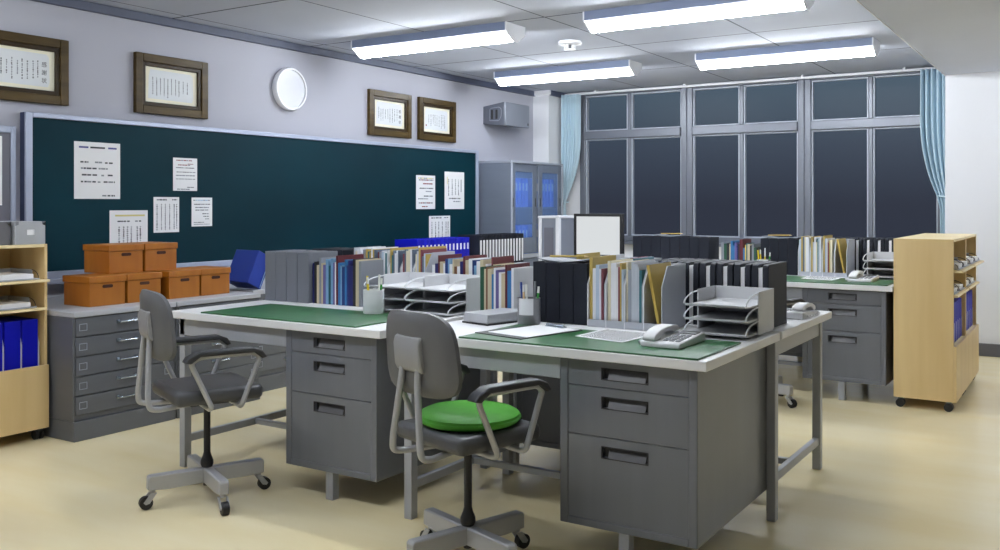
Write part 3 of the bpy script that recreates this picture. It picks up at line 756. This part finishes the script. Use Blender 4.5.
dup(dk0, (XL - DESK_L, Y2, 0), pi, 'grey steel desk back to back with the front left desk')
dup(dk0, (XR, Y3, 0), 0, 'far grey steel desk beside the beech shelf units, with green mat and telephone')
dup(dk0, (XL, Y3, 0), 0, 'far grey steel desk carrying the monitor')
dup(dk0, (XR - DESK_L, Y4, 0), pi, 'grey steel desk by the windows, behind the far desk with the telephone')
dup(dk0, (XL - DESK_L, Y4, 0), pi, 'grey steel desk by the windows, behind the monitor')
T = DESK_H + .0005

# ---------------------------------------------------------------- chairs
def make_chair():
    """local: forward +y, origin on the floor under the column"""
    r = thing('office_chair', '', 'chair', (0, 0, 0), 0, 'grey swivel chairs')
    # star base
    b = MB()
    for k in range(4):
        a = radians(-2 + 90 * k); R_ = Matrix.Rotation(a, 4, 'Z'); b.M = R_
        b.prism([(.0, .075), (.0, .135), (.03, .137), (.235, .137), (.243, .129), (.243, .078), (.16, .072)], 'y', -.02, .02)
    b.M = None
    bs = b.build('star_base', 'chair_metal', r, bevel=.006)
    for k in range(4):
        a = radians(-2 + 90 * k); c = MB(); c.M = Matrix.Rotation(a, 4, 'Z')
        c.tube([(.222, 0, .0775), (.222, 0, .066)], .012, 10); c.prism([(.208, .066), (.232, .066), (.26, .03), (.252, .022), (.236, .026)], 'y', -.019, -.014); c.prism([(.208, .066), (.232, .066), (.26, .03), (.252, .022), (.236, .026)], 'y', .014, .019)
        cs = c.build('castor', 'chair_metal', r)
        w = MB(); w.M = c.M; w.tube([(.248, -.0135, .0265), (.248, .0135, .0265)], .0262, 20); w.build('wheel', 'rubber', cs)
    b = MB(); b.lathe([(.0, .06), (.016, .06), (.016, .135), (.022, .138), (.027, .15), (.026, .165), (.018, .185), (.014, .20), (.014, .41), (.0, .41)], n=24); b.build('column', 'column', r)
    MB().box(-.07, .07, -.09, .09, .41, .4345).build('seat_plate', 'column', r, bevel=.004)
    # seat
    b = MB(); b.box(-.185, .185, -.18, .18, .435, .495); s = b.build('seat', 'chair_black', r, bevel=.022, seg=4)
    # backrest: rounded panel curved round the sitter
    def panel(w, z0, z1, th, y, lean, rc, nx=18, nz=14, bulge=.03):
        vs = []; fs = []; 
        H_ = z1 - z0
        for side in (0, 1):
            for i in range(nz + 1):
                for j in range(nx + 1):
                    u = -1 + 2 * j / nx; v = -1 + 2 * i / nz
                    # superellipse rounding
                    uu = u * (1 - .0); vv = v
                    p = 4.0; m = max(abs(u), abs(v)); 
                    l = (abs(u) ** p + abs(v) ** p) ** (1 / p)
                    k = m / l if l > 1e-6 else 1
                    x = u * k * w / 2 * (1 - .06 * v); z = z0 + H_ / 2 + v * k * H_ / 2
                    e = max(0, 1 - m ** 6); 
                    yy = y + lean * (z - z0) / H_ + bulge * (u * k) ** 2 * 1.0
                    yy += (th * (.35 + .65 * e ** .5) / 2) * (1 if side else -1)
                    vs.append((x, yy, z))
        N = (nx + 1) * (nz + 1)
        for side in (0, 1):
            for i in range(nz):
                for j in range(nx):
                    a = side * N + i * (nx + 1) + j; q = (a, a + 1, a + nx + 2, a + nx + 1); fs.append(q if side == 0 else q[::-1])
        loop = [j for j in range(nx + 1)] + [i * (nx + 1) + nx for i in range(1, nz + 1)] + [nz * (nx + 1) + j for j in range(nx - 1, -1, -1)] + [i * (nx + 1) for i in range(nz - 1, 0, -1)]
        for i in range(len(loop)): a, c = loop[i], loop[(i + 1) % len(loop)]; fs.append((a, c, c + N, a + N))
        mb = MB(); mb.add(vs, fs); return mb
    panel(.385, .615, .895, .044, -.212, -.03, .08).build('backrest', 'chair_shell', r)
    # bracket cover
    b = MB(); b.prism([(-.238, .695), (-.25, .70), (-.26, .72), (-.266, .79), (-.26, .81), (-.245, .82), (-.235, .82), (-.225, .695)], 'x', -.07, .07)
    b.build('bracket_cover', 'chair_cover', r, bevel=.006, seg=3)
    for s in (-1, 1):
        pth = smoothpath([(s * .042, -.243, .72), (s * .046, -.25, .66), (s * .075, -.262, .47), (s * .08, -.258, .426), (s * .08, -.22, .418), (s * .05, -.10, .421)], .035, 6)
        MB().tube(pth, .0115, 12).build('back_tube', 'chair_metal', r)
    for s in (-1, 1):
        x = s * .215
        pth = smoothpath([(s * .07, -.05, .423), (x - s * .02, -.05, .419), (x, -.05, .43), (x, -.135, .615), (x, -.10, .636), (x, .125, .636), (x, .15, .615), (x, .075, .43), (x - s * .02, .075, .419), (s * .07, .075, .423)], .025, 5)
        at = MB().tube(pth, .0105, 12).build('armrest_tube', 'chair_metal', r)
        b = MB(); b.prism([(-.165, .620), (-.15, .640), (-.105, .661), (.115, .661), (.155, .645), (.175, .616), (.155, .612), (.12, .640), (-.10, .640), (-.138, .614)], 'x', x - .025, x + .025)
        b.build('armrest_pad', 'chair_pad', at, bevel=.006, seg=3)
    return r
ch0 = make_chair(); FA = radians(74 - 90)
ch0.location = (-1.830, 2.650, 0); ch0.rotation_euler = (0, 0, FA); ch0['label'] = 'grey swivel armchair in the foreground with a green cushion on it'
dup(ch0, (-3.168, 2.645, 0), FA - radians(6), 'grey swivel armchair at the left desk, seat bare, before the map cabinets')
dup(ch0, (-1.80, 5.83, 0), FA, 'grey swivel chair in the aisle behind, glimpsed at the far desk')
cu = thing('seat_cushion', 'round bright green cushion on the foreground chair', 'cushion', (-1.826, 2.652, .4955))
MB().lathe([(0, 0), (.155, .0), (.172, .008), (.178, .02), (.174, .032), (.158, .041), (.10, .045), (0, .046)], n=48).build('pad', 'green', cu)
MB().lathe([(.1725, .0165), (.1795, .0165), (.1802, .02), (.1795, .0235), (.1725, .0235)], n=48).build('piping', 'green', cu)

# ---------------------------------------------------------------- desk items
def make_mat():
    o = MB().box(-.948, 0, 0, .435, 0, .006).build('desk_mat', 'matgreen', bevel=.002); return o
dm0 = make_mat(); tag(dm0, 'green desk mat on the front right desk, under the telephone and clipboard', 'desk mat', 'green desk mats'); dm0.location = (-1.083, 2.877, T)
dup(dm0, (-2.552, 2.885, T), 0, 'green desk mat on the front left desk, bare')
dup(dm0, (-1.083, 2.877 + 3.24, T), 0, 'green desk mat on the far right desk by the beech units')

def make_phone():
    """handset at left (-x), keys at right, front at y = 0"""
    r = thing('telephone', '', 'telephone', (0, 0, 0), 0, 'white desk telephones')
    W_, D = .148, .25
    b = MB(); b.prism([(0, 0), (D, 0), (D, .030), (D - .012, .033), (.006, .019), (0, .014)], 'x', 0, W_); bd = b.build('body', 'phone', r, bevel=.004)
    sl = (.033 - .019) / (D - .018)
    def top(y): return .019 + (y - .006) * sl
    k = MB()
    for i in range(3):
        for j in range(5):
            x = .072 + i * .023; y = .035 + j * .026; k.box(x, x + .016, y, y + .016, top(y) - .001, top(y) + .004)
    k.build_each('key', 'key', bd, bevel=.001)
    k = MB(); k.prism([(.178, top(.178) - .001), (.228, top(.228) - .001), (.228, top(.228) + .003), (.178, top(.178) + .003)], 'x', .07, .138); k.build('display', 'recess', bd)
    h = MB(); hx0, hx1 = .007, .057
    h.prism([(.006, .0205), (.05, .024), (.06, .033), (.09, .042), (.13, .044), (.165, .040), (.178, .033), (.226, .036), (.232, .044), (.215, .056), (.17, .062), (.11, .062), (.055, .055), (.01, .042), (.002, .032)], 'x', hx0, hx1)
    h.build('handset', 'phone', r, bevel=.006, seg=3)
    c = MB(); pp = []
    for i in range(60):
        a = i * .9; t = i / 59; pp.append((-.006 - .02 * sin(pi * t) + .005 * cos(a), .01 + .2 * t, .012 + .005 * sin(a)))
    c.tube(pp, .002, 5); c.build('coiled_cord', 'phone', r)
    return r
ph0 = make_phone(); rzp = radians(0)
ph0.location = (-1.352, 3.022, T + .0062); ph0.rotation_euler = (0, 0, rzp); ph0['label'] = 'white telephone on the green mat of the front right desk'
dup(ph0, (-1.352, 3.022 + 3.24, T + .0062), rzp, 'white telephone on the far desk beside the beech units')
dup(ph0, (-1.078, 4.39, T), radians(180), 'white telephone at the end of the second row desk, past the letter tray')

def make_tray():
    """three-tier letter tray, open to the front (y = 0); right side at x = 0"""
    r = thing('letter_tray', '', 'letter tray', (0, 0, 0), 0, 'three-tier letter trays')
    W_, D, H_ = .245, .35, .165
    b = MB(); b.box(-W_ + .005, -.005, D - .005, D, 0, H_); b.box(-.005, 0, .15, D, 0, H_); b.box(-W_, -W_ + .005, .15, D, 0, H_)
    b.build('back_frame', 'tray', r, bevel=.0015)
    for k in range(3):
        z = .004 + k * .053
        s = MB(); s.prism([(.0, z + .010), (.0, z + .014), (.008, z + .010), (.05, z + .006), (D - .006, z + .006), (D - .006, z), (.05, z), (.008, z + .004)], 'x', -W_ + .0055, -.0055); tr = s.build('shelf', 'tray', r)
        w = MB()
        for x in (-.0025, -W_ + .0025):
            zt2 = z + .053 if k < 2 else H_ - .002
            w.tube([(x, .1495, zt2 - .004)] + [(x, .15 - .145 * sin(radians(a)), z + .012 + (zt2 - z - .016) * cos(radians(a))) for a in range(15, 91, 15)], .0028, 6)
        w.build_each('side_wire', 'magedge', tr)
    return r
tr0 = make_tray(); tr0.location = (-1.082, 3.385, T); tr0['label'] = 'three-tier letter tray on the front right desk, behind the telephone'
tr0.location.z = T + .0062
tr0.location.y = 3.365
dup(tr0, (-2.432, 3.36, T), 0, 'right three-tier letter tray on the front left desk, behind the foreground chair')
dup(tr0, (-2.679, 3.36, T), 0, 'left three-tier letter tray on the front left desk, behind the pen cup')
dup(tr0, (-1.082, 3.365 + 3.24, T + .0062), 0, 'three-tier letter tray on the far desk, beside the beech units')

PEN_I = [0]
def pencup(x, y, z, label, where, pens, cupmat='cupgrey'):
    r = thing('pen_cup', label, 'pen cup', (x, y, z), 0, 'pen cups')
    MB().lathe([(0, 0), (.047, 0), (.048, .002), (.048, .108), (.044, .108), (.044, .006), (0, .006)], n=32).build('cup', cupmat, r)
    b = MB(); n = 12
    vs = []; 
    for i in range(n + 1):
        a = radians(-95 + 78 * i / n - 20); 
        for rr, zz in ((.0484, .04), (.0484, .1085), (.0494, .1085), (.0494, .04)): vs.append((rr * cos(a), rr * sin(a), zz))
    fs = []
    for i in range(n):
        for k in range(4): fs.append((i * 4 + k, i * 4 + (k + 1) % 4, (i + 1) * 4 + (k + 1) % 4, (i + 1) * 4 + k))
    fs += [(0, 1, 2, 3), tuple(n * 4 + k for k in (3, 2, 1, 0))]
    b.add(vs, fs); b.build('front_label', 'cuplabel', r)
    for i, (mt, cname, dx, dy, h, kind) in enumerate(pens):
        p = thing(kind, '%s %s standing in %s' % (cname, kind, where), kind, (x + dx, y + dy, z + .0065), 0, 'pens in the cups')
        lx, ly = dx * .35, dy * .35
        MB().tube([(0, 0, 0), (lx, ly, h * .82)], .0048, 8).build('barrel', mt, p)
        MB().tube([(lx, ly, h * .82 + .0003), (lx * 1.18, ly * 1.18, h)], [.0052, .0045], 8).build('cap', mt if kind == 'pen' else 'penwhite', p)
P1 = [('penblue', 'dark blue', -.03, .005, .165, 'pen'), ('pencream', 'cream', -.01, -.015, .155, 'pencil'), ('penwhite', 'white', .005, -.022, .16, 'pen'), ('cupgrey', 'grey', .014, .012, .17, 'pen'), ('pengreen', 'green', .03, .006, .15, 'marker')]
pencup(-2.0, 3.345, T + .0062, 'grey pen cup with a white label on the front right desk', 'the grey cup on the front right desk', P1)
P2 = [('penblue', 'dark blue', -.032, .005, .15, 'pen'), ('penyellow', 'yellow', -.012, -.018, .165, 'pen'), ('penyellow', 'yellow-capped', .0, -.03, .16, 'marker'), ('penwhite', 'white', .012, .014, .17, 'pen'), ('pengreen', 'green', .03, .004, .155, 'marker')]
pencup(-2.79, 3.28, T + .0062, 'pale pen cup at the right end of the left green mat', 'the pale cup on the front left desk', P2, 'cuplabel')
P3 = [('penyellow', 'yellow', -.03, .0, .165, 'pen'), ('penyellow', 'yellow-capped', -.012, -.02, .17, 'marker'), ('pencream', 'cream', .0, .02, .18, 'pencil'), ('penyellow', 'bright yellow', .012, -.02, .15, 'highlighter'), ('pengreen', 'green', .03, .004, .15, 'marker')]
pencup(-1.99, 3.345 + 3.24, T + .0062, 'grey pen cup with yellow pens on the far right desk', 'the grey cup on the far right desk', P3)

# papers, clipboard, small box, scraps
def flat(name, quad, z, th, mt, label, cat, marks=None):
    mb = MB(); n = 4
    cx = sum(p[0] for p in quad) / 4; cy = sum(p[1] for p in quad) / 4
    q = [(p[0] - cx, p[1] - cy) for p in quad]; mb.prism(q, 'z', 0, th)
    if marks:
        rnd = random.Random(5); A, B, C_, D_ = [Vector(p) for p in q]
        for i in range(marks):
            v = .08 + .84 * i / marks; u = .07
            while u < .93:
                w = rnd.uniform(.015, .04); h = .018
                pts = [A.lerp(B, s).lerp(D_.lerp(C_, s), t) for (s, t) in ((u, v), (u + w, v), (u + w, v + h), (u, v + h))]
                mb.prism([(p.x, p.y) for p in pts], 'z', th, th + .0003, 1); u += w + rnd.uniform(.008, .025)
    o = mb.build(name, [mt, 'ink'], smooth=False, loc=(cx, cy, z)); tag(o, label, cat); return o
flat('printed_sheet', [(-1.661, 3.119), (-1.440, 3.063), (-1.42, 3.365), (-1.655, 3.372)], T + .0062, .0012, 'paper', 'closely printed sheet on the green mat left of the telephone', 'paper', 22)
flat('printed_sheet', [(-1.67, 6.36), (-1.46, 6.31), (-1.45, 6.60), (-1.68, 6.61)], T + .0062, .0012, 'paper', 'white sheet on the far desk mat left of the telephone', 'paper', 16)
cb = thing('clipboard', 'black clipboard with blank paper on the front right desk', 'clipboard', (-1.885, 3.13, T + .0062), radians(-22))
MB().box(-.125, .125, -.175, .175, 0, .003).build('board', 'rubber', cb, bevel=.001)
MB().box(-.092, .118, -.135, .165, .0032, .0046).build('paper', 'paper', cb)
b = MB(); b.box(-.045, .045, .14, .172, .0047, .009); b.tube([(-.045, .15, .013), (.045, .15, .013)], .006, 10); b.build('clip', 'chrome', cb, bevel=.001)
cb.rotation_euler = (0, 0, radians(-13)); cb.location = (-1.87, 3.13, T + .0062)
tb = thing('document_case', 'flat grey case on the white desk top left of the pen cup', 'case', (-2.175, 3.37, T), radians(-14))
MB().box(-.08, .08, -.13, .13, 0, .006).build('base', 'rubber', tb)
MB().box(-.076, .076, -.126, .126, .0062, .045).build('lid', 'grey_card', tb, bevel=.003)
er = thing('eraser', 'small white eraser on the front left desk beside the chair back', 'eraser', (-2.505, 3.13, T), radians(-20))
MB().box(-.03, .03, -.014, .014, 0, .018).build('rubber', 'paper', er, bevel=.003)
MB().box(-.012, .0305, -.0145, .0145, -.0 + .0003, .0186).build('sleeve', 'paper2', er, bevel=.001)

# file boxes (plain upright slip boxes)
def make_filebox(mt, w, h=.258, d=.22, name='file_box'):
    r = thing(name, '', 'file box', (0, 0, 0))
    b = MB(); b.box(0, w, 0, .004, 0, h); b.box(0, .004, .004, d, 0, h); b.box(w - .004, w, .004, d, 0, h); b.box(.004, w - .004, d - .004, d, 0, h); b.box(.004, w - .004, .004, d - .004, 0, .004)
    b.build('case', mt, r, bevel=.0018)
    MB().box(.0045, w - .0045, .0045, d - .0045, .0045, h - .006).build('contents', 'greybox' if mt == 'black' else 'black', r)
    return r
def row_boxes(mt, x0, y, n, w, where, cname, group, z=T):
    s = make_filebox(mt, w - .002); s['group'] = group
    for i in range(n):
        l = '%s %s file box %s' % (ordn(i, n), cname, where)
        p = (x0 + i * w, y, z)
        if i == 0: s.location = p; s['label'] = l
        else: dup(s, p, 0, l)
row_boxes('greybox', -3.694, 3.465, 4, .0785, 'of the row on the front left desk', 'grey', 'grey file boxes on the front left desk')
row_boxes('black', -2.051, 3.465, 4, .066, 'of the row on the front right desk', 'black', 'black file boxes on the front right desk')
row_boxes('black', -2.051, 6.705, 4, .066, 'on the far right desk, by the pens', 'black', 'black file boxes on the far right desk')
row_boxes('black', -3.03, 6.64, 8, .077, 'of the row beside the monitor', 'black', 'black file boxes beside the monitor')
row_boxes('black', -3.66, 3.78, 4, .075, 'standing behind the front left desk books', 'black', 'black file boxes behind the front left books')

# magazine files with notebooks
NB_COL = [('white', 232, 232, 236), ('pale grey', 190, 195, 204), ('white', 224, 226, 232), ('cream', 222, 214, 186), ('grey', 150, 156, 166), ('white', 236, 236, 238), ('teal', 52, 108, 118), ('pale blue', 180, 196, 214), ('maroon', 122, 60, 70), ('white', 228, 230, 232), ('gold', 186, 160, 84), ('slate', 92, 104, 122)]
def make_magfile(w=.082):
    r = thing('magazine_file', '', 'magazine file', (0, 0, 0))
    d = .25; pr = [(0, 0), (d, 0), (d, .258), (.055, .258), (.0, .175)]
    MB().prism(pr, 'x', 0, .004).build('side', 'magedge', r); MB().prism(pr, 'x', w - .004, w).build('side', 'magwhite', r)
    b = MB(); b.box(.0042, w - .0042, 0, d, 0, .004); b.box(.0042, w - .0042, d - .004, d, .004, .258); b.box(.0042, w - .0042, 0, .004, .004, .03); b.build('tray', 'magwhite', r)
    return r
mf0 = make_magfile()
BOOK_CACHE = {}
def book(name, x, y, z, w, d, h, colour, label, cat='book', group=None, face=-1, pages=True, rot=None):
    """upright book; spine faces -Y (face=-1) or +Y (face=1)"""
    key = (round(w, 3), round(d, 3), round(h, 3), colour, face, pages)
    if key in BOOK_CACHE:
        o = BOOK_CACHE[key].copy(); COL.objects.link(o); o.name = name
    else:
        mb = MB(); t = .0022
        if face < 0:
            mb.box(0, w, 0, t, 0, h); mb.box(0, t, t, d, 0, h); mb.box(w - t, w, t, d, 0, h); mb.box(t, w - t, t, d - .006, .004, h - .005, 1)
        else:
            mb.box(0, w, d - t, d, 0, h); mb.box(0, t, 0, d - t, 0, h); mb.box(w - t, w, 0, d - t, 0, h); mb.box(t, w - t, .006, d - t, .004, h - .005, 1)
        o = mb.build(name, [book_mat(*colour), 'cream'], smooth=False); BOOK_CACHE[key] = o
    o.location = (x, y, z); o.rotation_euler = rot if rot else (0, 0, 0)
    tag(o, label, cat, group); return o
def magset(x0, y, where, seed, n=4, step=.0835, fill=3, first=[True], gap=0):
    rnd = random.Random(seed); g = 'magazine files ' + where
    gi = 0
    for i in range(n):
        l = '%s grey magazine file %s' % (ordn(i, n), where); p = (x0 + i * step + (gap if i == n - 1 else 0), y, T)
        if first[0]: mf0.location = p; mf0['label'] = l; mf0['group'] = g; first[0] = False
        else: dup(mf0, p, 0, l, g)
        if i >= fill: continue
        xx = x0 + i * step + .0047; end = x0 + (i + 1) * step - .0065; k = 0; items = []
        while True:
            w = rnd.choice([.007, .009, .011, .014]);
            if xx + w > end: break
            items.append((xx, w)); xx += w + .0008
        for k, (xa, w) in enumerate(items):
            c = rnd.choice(NB_COL); h = rnd.choice([.235, .245, .25, .26, .268]) + (.012 if c[0] == 'gold' else 0)
            book('notebook', xa, y + .012, T + .0045, w, .215 if c[0] != 'gold' else .225, h, c[1:], '%s %s notebook, %s magazine file, %s' % (ordn(k, len(items)), c[0], ordn(i, n), where.replace('on the ', '')), 'notebook', 'notebooks ' + where)
    return
magset(-1.778, 3.445, 'on the front right desk', 11)
magset(-1.778, 6.685, 'on the far right desk', 12)
magset(-3.36, 3.77, 'on the second row left desk', 13, n=6, fill=6)
magset(-2.02, 3.77, 'on the second row right desk', 14, n=4, fill=4)

def folder(x, y, z, lean, label, h=.30, w=.012, d=.225):
    r = thing('folder', label, 'folder', (x, y, z), 0, 'gold folders')
    q = Matrix.Rotation(radians(lean), 4, 'Y')
    b = MB(); b.M = q; b.box(0, .002, 0, d, 0, h); b.box(w - .002, w, 0, d, 0, h); b.box(.002, w - .002, 0, .002, 0, h); o = b.build('cover', 'gold', r)
    zmin = min(v.co.z for v in o.data.vertices)
    b = MB(); b.M = q; b.box(.0022, w - .0022, .0022, d - .005, .002, h - .004); b.build('pages', 'cream', r)
    r.location.z = z - zmin
    return r
folder(-1.4665, 3.452, T + .0045, -11, 'gold folder leaning in the rightmost magazine file on the front right desk', .262)
folder(-1.4665, 6.692, T + .0045, -11, 'gold folder leaning in the rightmost magazine file on the far right desk', .262)

# rows of books
BK = [('navy', 20, 24, 92), ('black', 22, 22, 26), ('cream', 190, 178, 148), ('brown', 110, 74, 48), ('pale blue', 112, 152, 186), ('white', 226, 228, 230), ('dark teal', 22, 80, 88), ('dark red', 84, 16, 26), ('sky blue', 40, 108, 160), ('royal blue', 14, 50, 110), ('lilac', 96, 88, 140), ('grey', 128, 132, 140), ('yellow', 210, 184, 76), ('dark green', 20, 74, 52)]
def bookrow(x0, x1, y, where, seq, seed, hmin=.19, hmax=.235):
    rnd = random.Random(seed); items = []; x = x0; i = 0
    while True:
        w = rnd.uniform(.008, .021)
        if x + w > x1: break
        c = BK[seq[i % len(seq)]]; items.append((x, w, c)); x += w + .0006; i += 1
    for k, (xa, w, c) in enumerate(items):
        h = rnd.uniform(hmin, hmax); d = .17
        if c[0] == 'dark red': h = hmax + .012; d = .195
        book('book', xa, y, T, w, d, h, c[1:], '%s %s book in the row %s' % (ordn(k, len(items)), c[0], where), 'book', 'books ' + where)
bookrow(-3.375, -3.04, 3.49, 'on the front left desk', [0, 1, 2, 11, 2, 10, 4, 6, 4, 10, 5, 7, 8, 4, 9, 8, 9, 0], 21)
bookrow(-2.343, -2.15, 3.49, 'on the front right desk', [13, 2, 3, 2, 8, 5, 10, 5, 2, 7, 8, 5], 22, .19, .225)
bookrow(-2.343, -2.06, 6.70, 'on the far right desk', [11, 13, 1, 2, 8, 8, 10, 0, 1, 7, 7, 8, 12, 6, 2, 1], 23, .18, .235)
bookrow(-2.845, -2.45, 3.80, 'on the second row left desk', [5, 0, 7, 2, 5, 9, 4, 5, 2, 3], 24, .19, .235)

# wide black files of the rows facing away: fore-edge (pages) toward the camera
def make_flatfile():
    r = thing('binder', '', 'binder', (0, 0, 0))
    w, d, h = .070, .265, .262
    pr = [(0, 0), (d, 0), (d, h), (.022, h), (.008, h - .005), (0, h - .018)]
    MB().prism(pr, 'x', 0, .027).build('cover_board', 'black', r, bevel=.002)
    MB().prism(pr, 'x', .045, w - .001).build('cover_board', 'black', r, bevel=.002)
    MB().box(.0272, .0448, d - .006, d, 0, h).build('spine', 'black', r)
    MB().box(.0274, .0446, .004, d - .0065, .004, h - .014).build('pages', 'paper', r)
    return r
ff0 = make_flatfile(); k = 0
for (yy, where) in ((3.73, 'behind the front letter tray'), (3.73 + 3.24, 'behind the far letter tray')):
    for i in range(7):
        l = '%s black binder with white pages in the row %s' % (ordn(i, 7), where); p = (-1.108 - .0735 * (7 - i) + .0035, yy, T)
        if k == 0: ff0.location = p; ff0['label'] = l; ff0['group'] = 'black binders ' + where
        else: dup(ff0, p, 0, l, 'black binders ' + where)
        k += 1

# loose sheets and pens lying on top of the black boxes
def scraps(x, y, z, where):
    r = thing('paper_stack', 'few curled sheets lying on ' + where, 'paper', (x, y, z))
    n = 14
    vs = []; fs = []
    for i in range(n + 1):
        u = i / n; zz = .003 + .012 * (abs(u - .5) * 2) ** 2
        for (yy, dz) in ((0, 0), (.18, 0), (.18, .003), (0, .003)): vs.append((u * .24, yy, zz - .003 + dz))
    for i in range(n):
        for k in range(4): fs.append((i * 4 + k, i * 4 + (k + 1) % 4, (i + 1) * 4 + (k + 1) % 4, (i + 1) * 4 + k))
    fs += [(0, 1, 2, 3), tuple(n * 4 + k for k in (3, 2, 1, 0))]
    b = MB(); b.add(vs, fs); b.build('sheet', 'greybox', r)
    g = thing('pencil', 'gold pencil lying on ' + where, 'pencil', (x + .03, y + .06, z + .018), radians(25))
    MB().tube([(0, 0, .002), (.15, 0, .002)], .0045, 6).build('barrel', 'gold', g); MB().tube([(.1502, 0, .002), (.168, 0, .002)], [.0045, .001], 6).build('tip', 'pencream', g)
scraps(-2.045, 3.49, T + .2585, 'the black file boxes of the front right desk')
scraps(-2.86, 6.66, T + .2585, 'the black file boxes beside the monitor')
scraps(-2.05, 6.73, T + .2585, 'the black file boxes by the far right desk pens')

# monitor on the far left desk
mo = thing('monitor', 'computer monitor with a blank white screen and black bezel on the far desk', 'monitor', (-3.315, 6.60, T), radians(0))
b = MB(); W_, z0, z1 = .425, .085, .43; bz = .022
b.box(-W_ / 2, W_ / 2, .012, .045, z0, z1); b.box(-W_ / 2, -W_ / 2 + bz, 0, .012, z0, z1); b.box(W_ / 2 - bz, W_ / 2, 0, .012, z0, z1); b.box(-W_ / 2 + bz, W_ / 2 - bz, 0, .012, z1 - bz, z1); b.box(-W_ / 2 + bz, W_ / 2 - bz, 0, .012, z0, z0 + bz)
b.build('bezel', 'rubber', mo, bevel=.003)
MB().box(-W_ / 2 + bz + .0005, W_ / 2 - bz - .0005, .006, .0115, z0 + bz + .0005, z1 - bz - .0005).build('screen', 'screen', mo)
b = MB(); b.box(-.04, .04, .046, .075, .02, .26); b.build('stand', 'rubber', mo, bevel=.005)
MB().prism([(-.12, -.06), (.12, -.06), (.13, .0), (.11, .13), (-.11, .13), (-.13, .0)], 'z', 0, .019).build('base', 'rubber', mo, bevel=.004)

# pale steel side cabinet standing left of the monitor desk
sc = thing('side_cabinet', 'white-edged grey steel cabinet standing left of the monitor', 'cabinet', (-4.05, 6.95, 0))
b = MB(); W_, D, H_ = .19, .36, 1.145
b.box(0, W_, 0, D, .06, H_ - .02); b.build('body', 'speaker_front', sc, bevel=.004)
MB().box(-.01, W_ + .01, -.01, D + .01, H_ - .0195, H_).build('top', 'plastic_white', sc, bevel=.003)
b = MB()
for x in (-.004, W_ - .026): b.box(x, x + .03, -.008, -.0005, .06, H_ - .02)
b.box(W_ + .0005, W_ + .008, .0, .03, .06, H_ - .02); b.box(W_ + .0005, W_ + .008, D - .03, D, .06, H_ - .02)
b.build_each('corner_strip', 'plastic_white', sc, bevel=.002)
MB().box(.02, W_ - .02, .02, D - .02, 0, .0595).build('plinth', 'rubber', sc)
MB().box(.05, W_ - .05, -.006, -.0005, .12, H_ - .1).build('door', 'notice_grey', sc, bevel=.002)

# ---------------------------------------------------------------- world: night sky seen through the windows
w = bpy.data.worlds.new('night'); scn.world = w; w.use_nodes = True; nt = w.node_tree; nt.nodes.clear()
o = nt.nodes.new('ShaderNodeOutputWorld'); bg = nt.nodes.new('ShaderNodeBackground'); tc = nt.nodes.new('ShaderNodeTexCoord'); s = nt.nodes.new('ShaderNodeSeparateXYZ'); cr = nt.nodes.new('ShaderNodeValToRGB')
nt.links.new(tc.outputs['Generated'], s.inputs[0]); nt.links.new(s.outputs[2], cr.inputs[0]); nt.links.new(cr.outputs[0], bg.inputs[0]); nt.links.new(bg.outputs[0], o.inputs[0])
e = cr.color_ramp.elements; e[0].position = 0.0; e[0].color = rgb(48, 53, 66); e[1].position = .16; e[1].color = rgb(80, 99, 114)
k = e.new(.06); k.color = rgb(60, 70, 85)
bg.inputs[1].default_value = 1.0

# ---------------------------------------------------------------- camera
cam = bpy.data.cameras.new('camera'); co = bpy.data.objects.new('camera', cam); COL.objects.link(co)
cam.sensor_width = 36; cam.lens = 36 * F / 1000; cam.shift_y = -(275 - 204) / 1000; cam.clip_start = .05
co.location = (0, 0, EYE); co.rotation_euler = (pi / 2, 0, TH); scn.camera = co
scn.view_settings.view_transform = 'Standard'; scn.view_settings.look = 'None'; scn.view_settings.gamma = 1.0; scn.view_settings.use_curve_mapping = False
scn.view_settings.exposure = 0.13
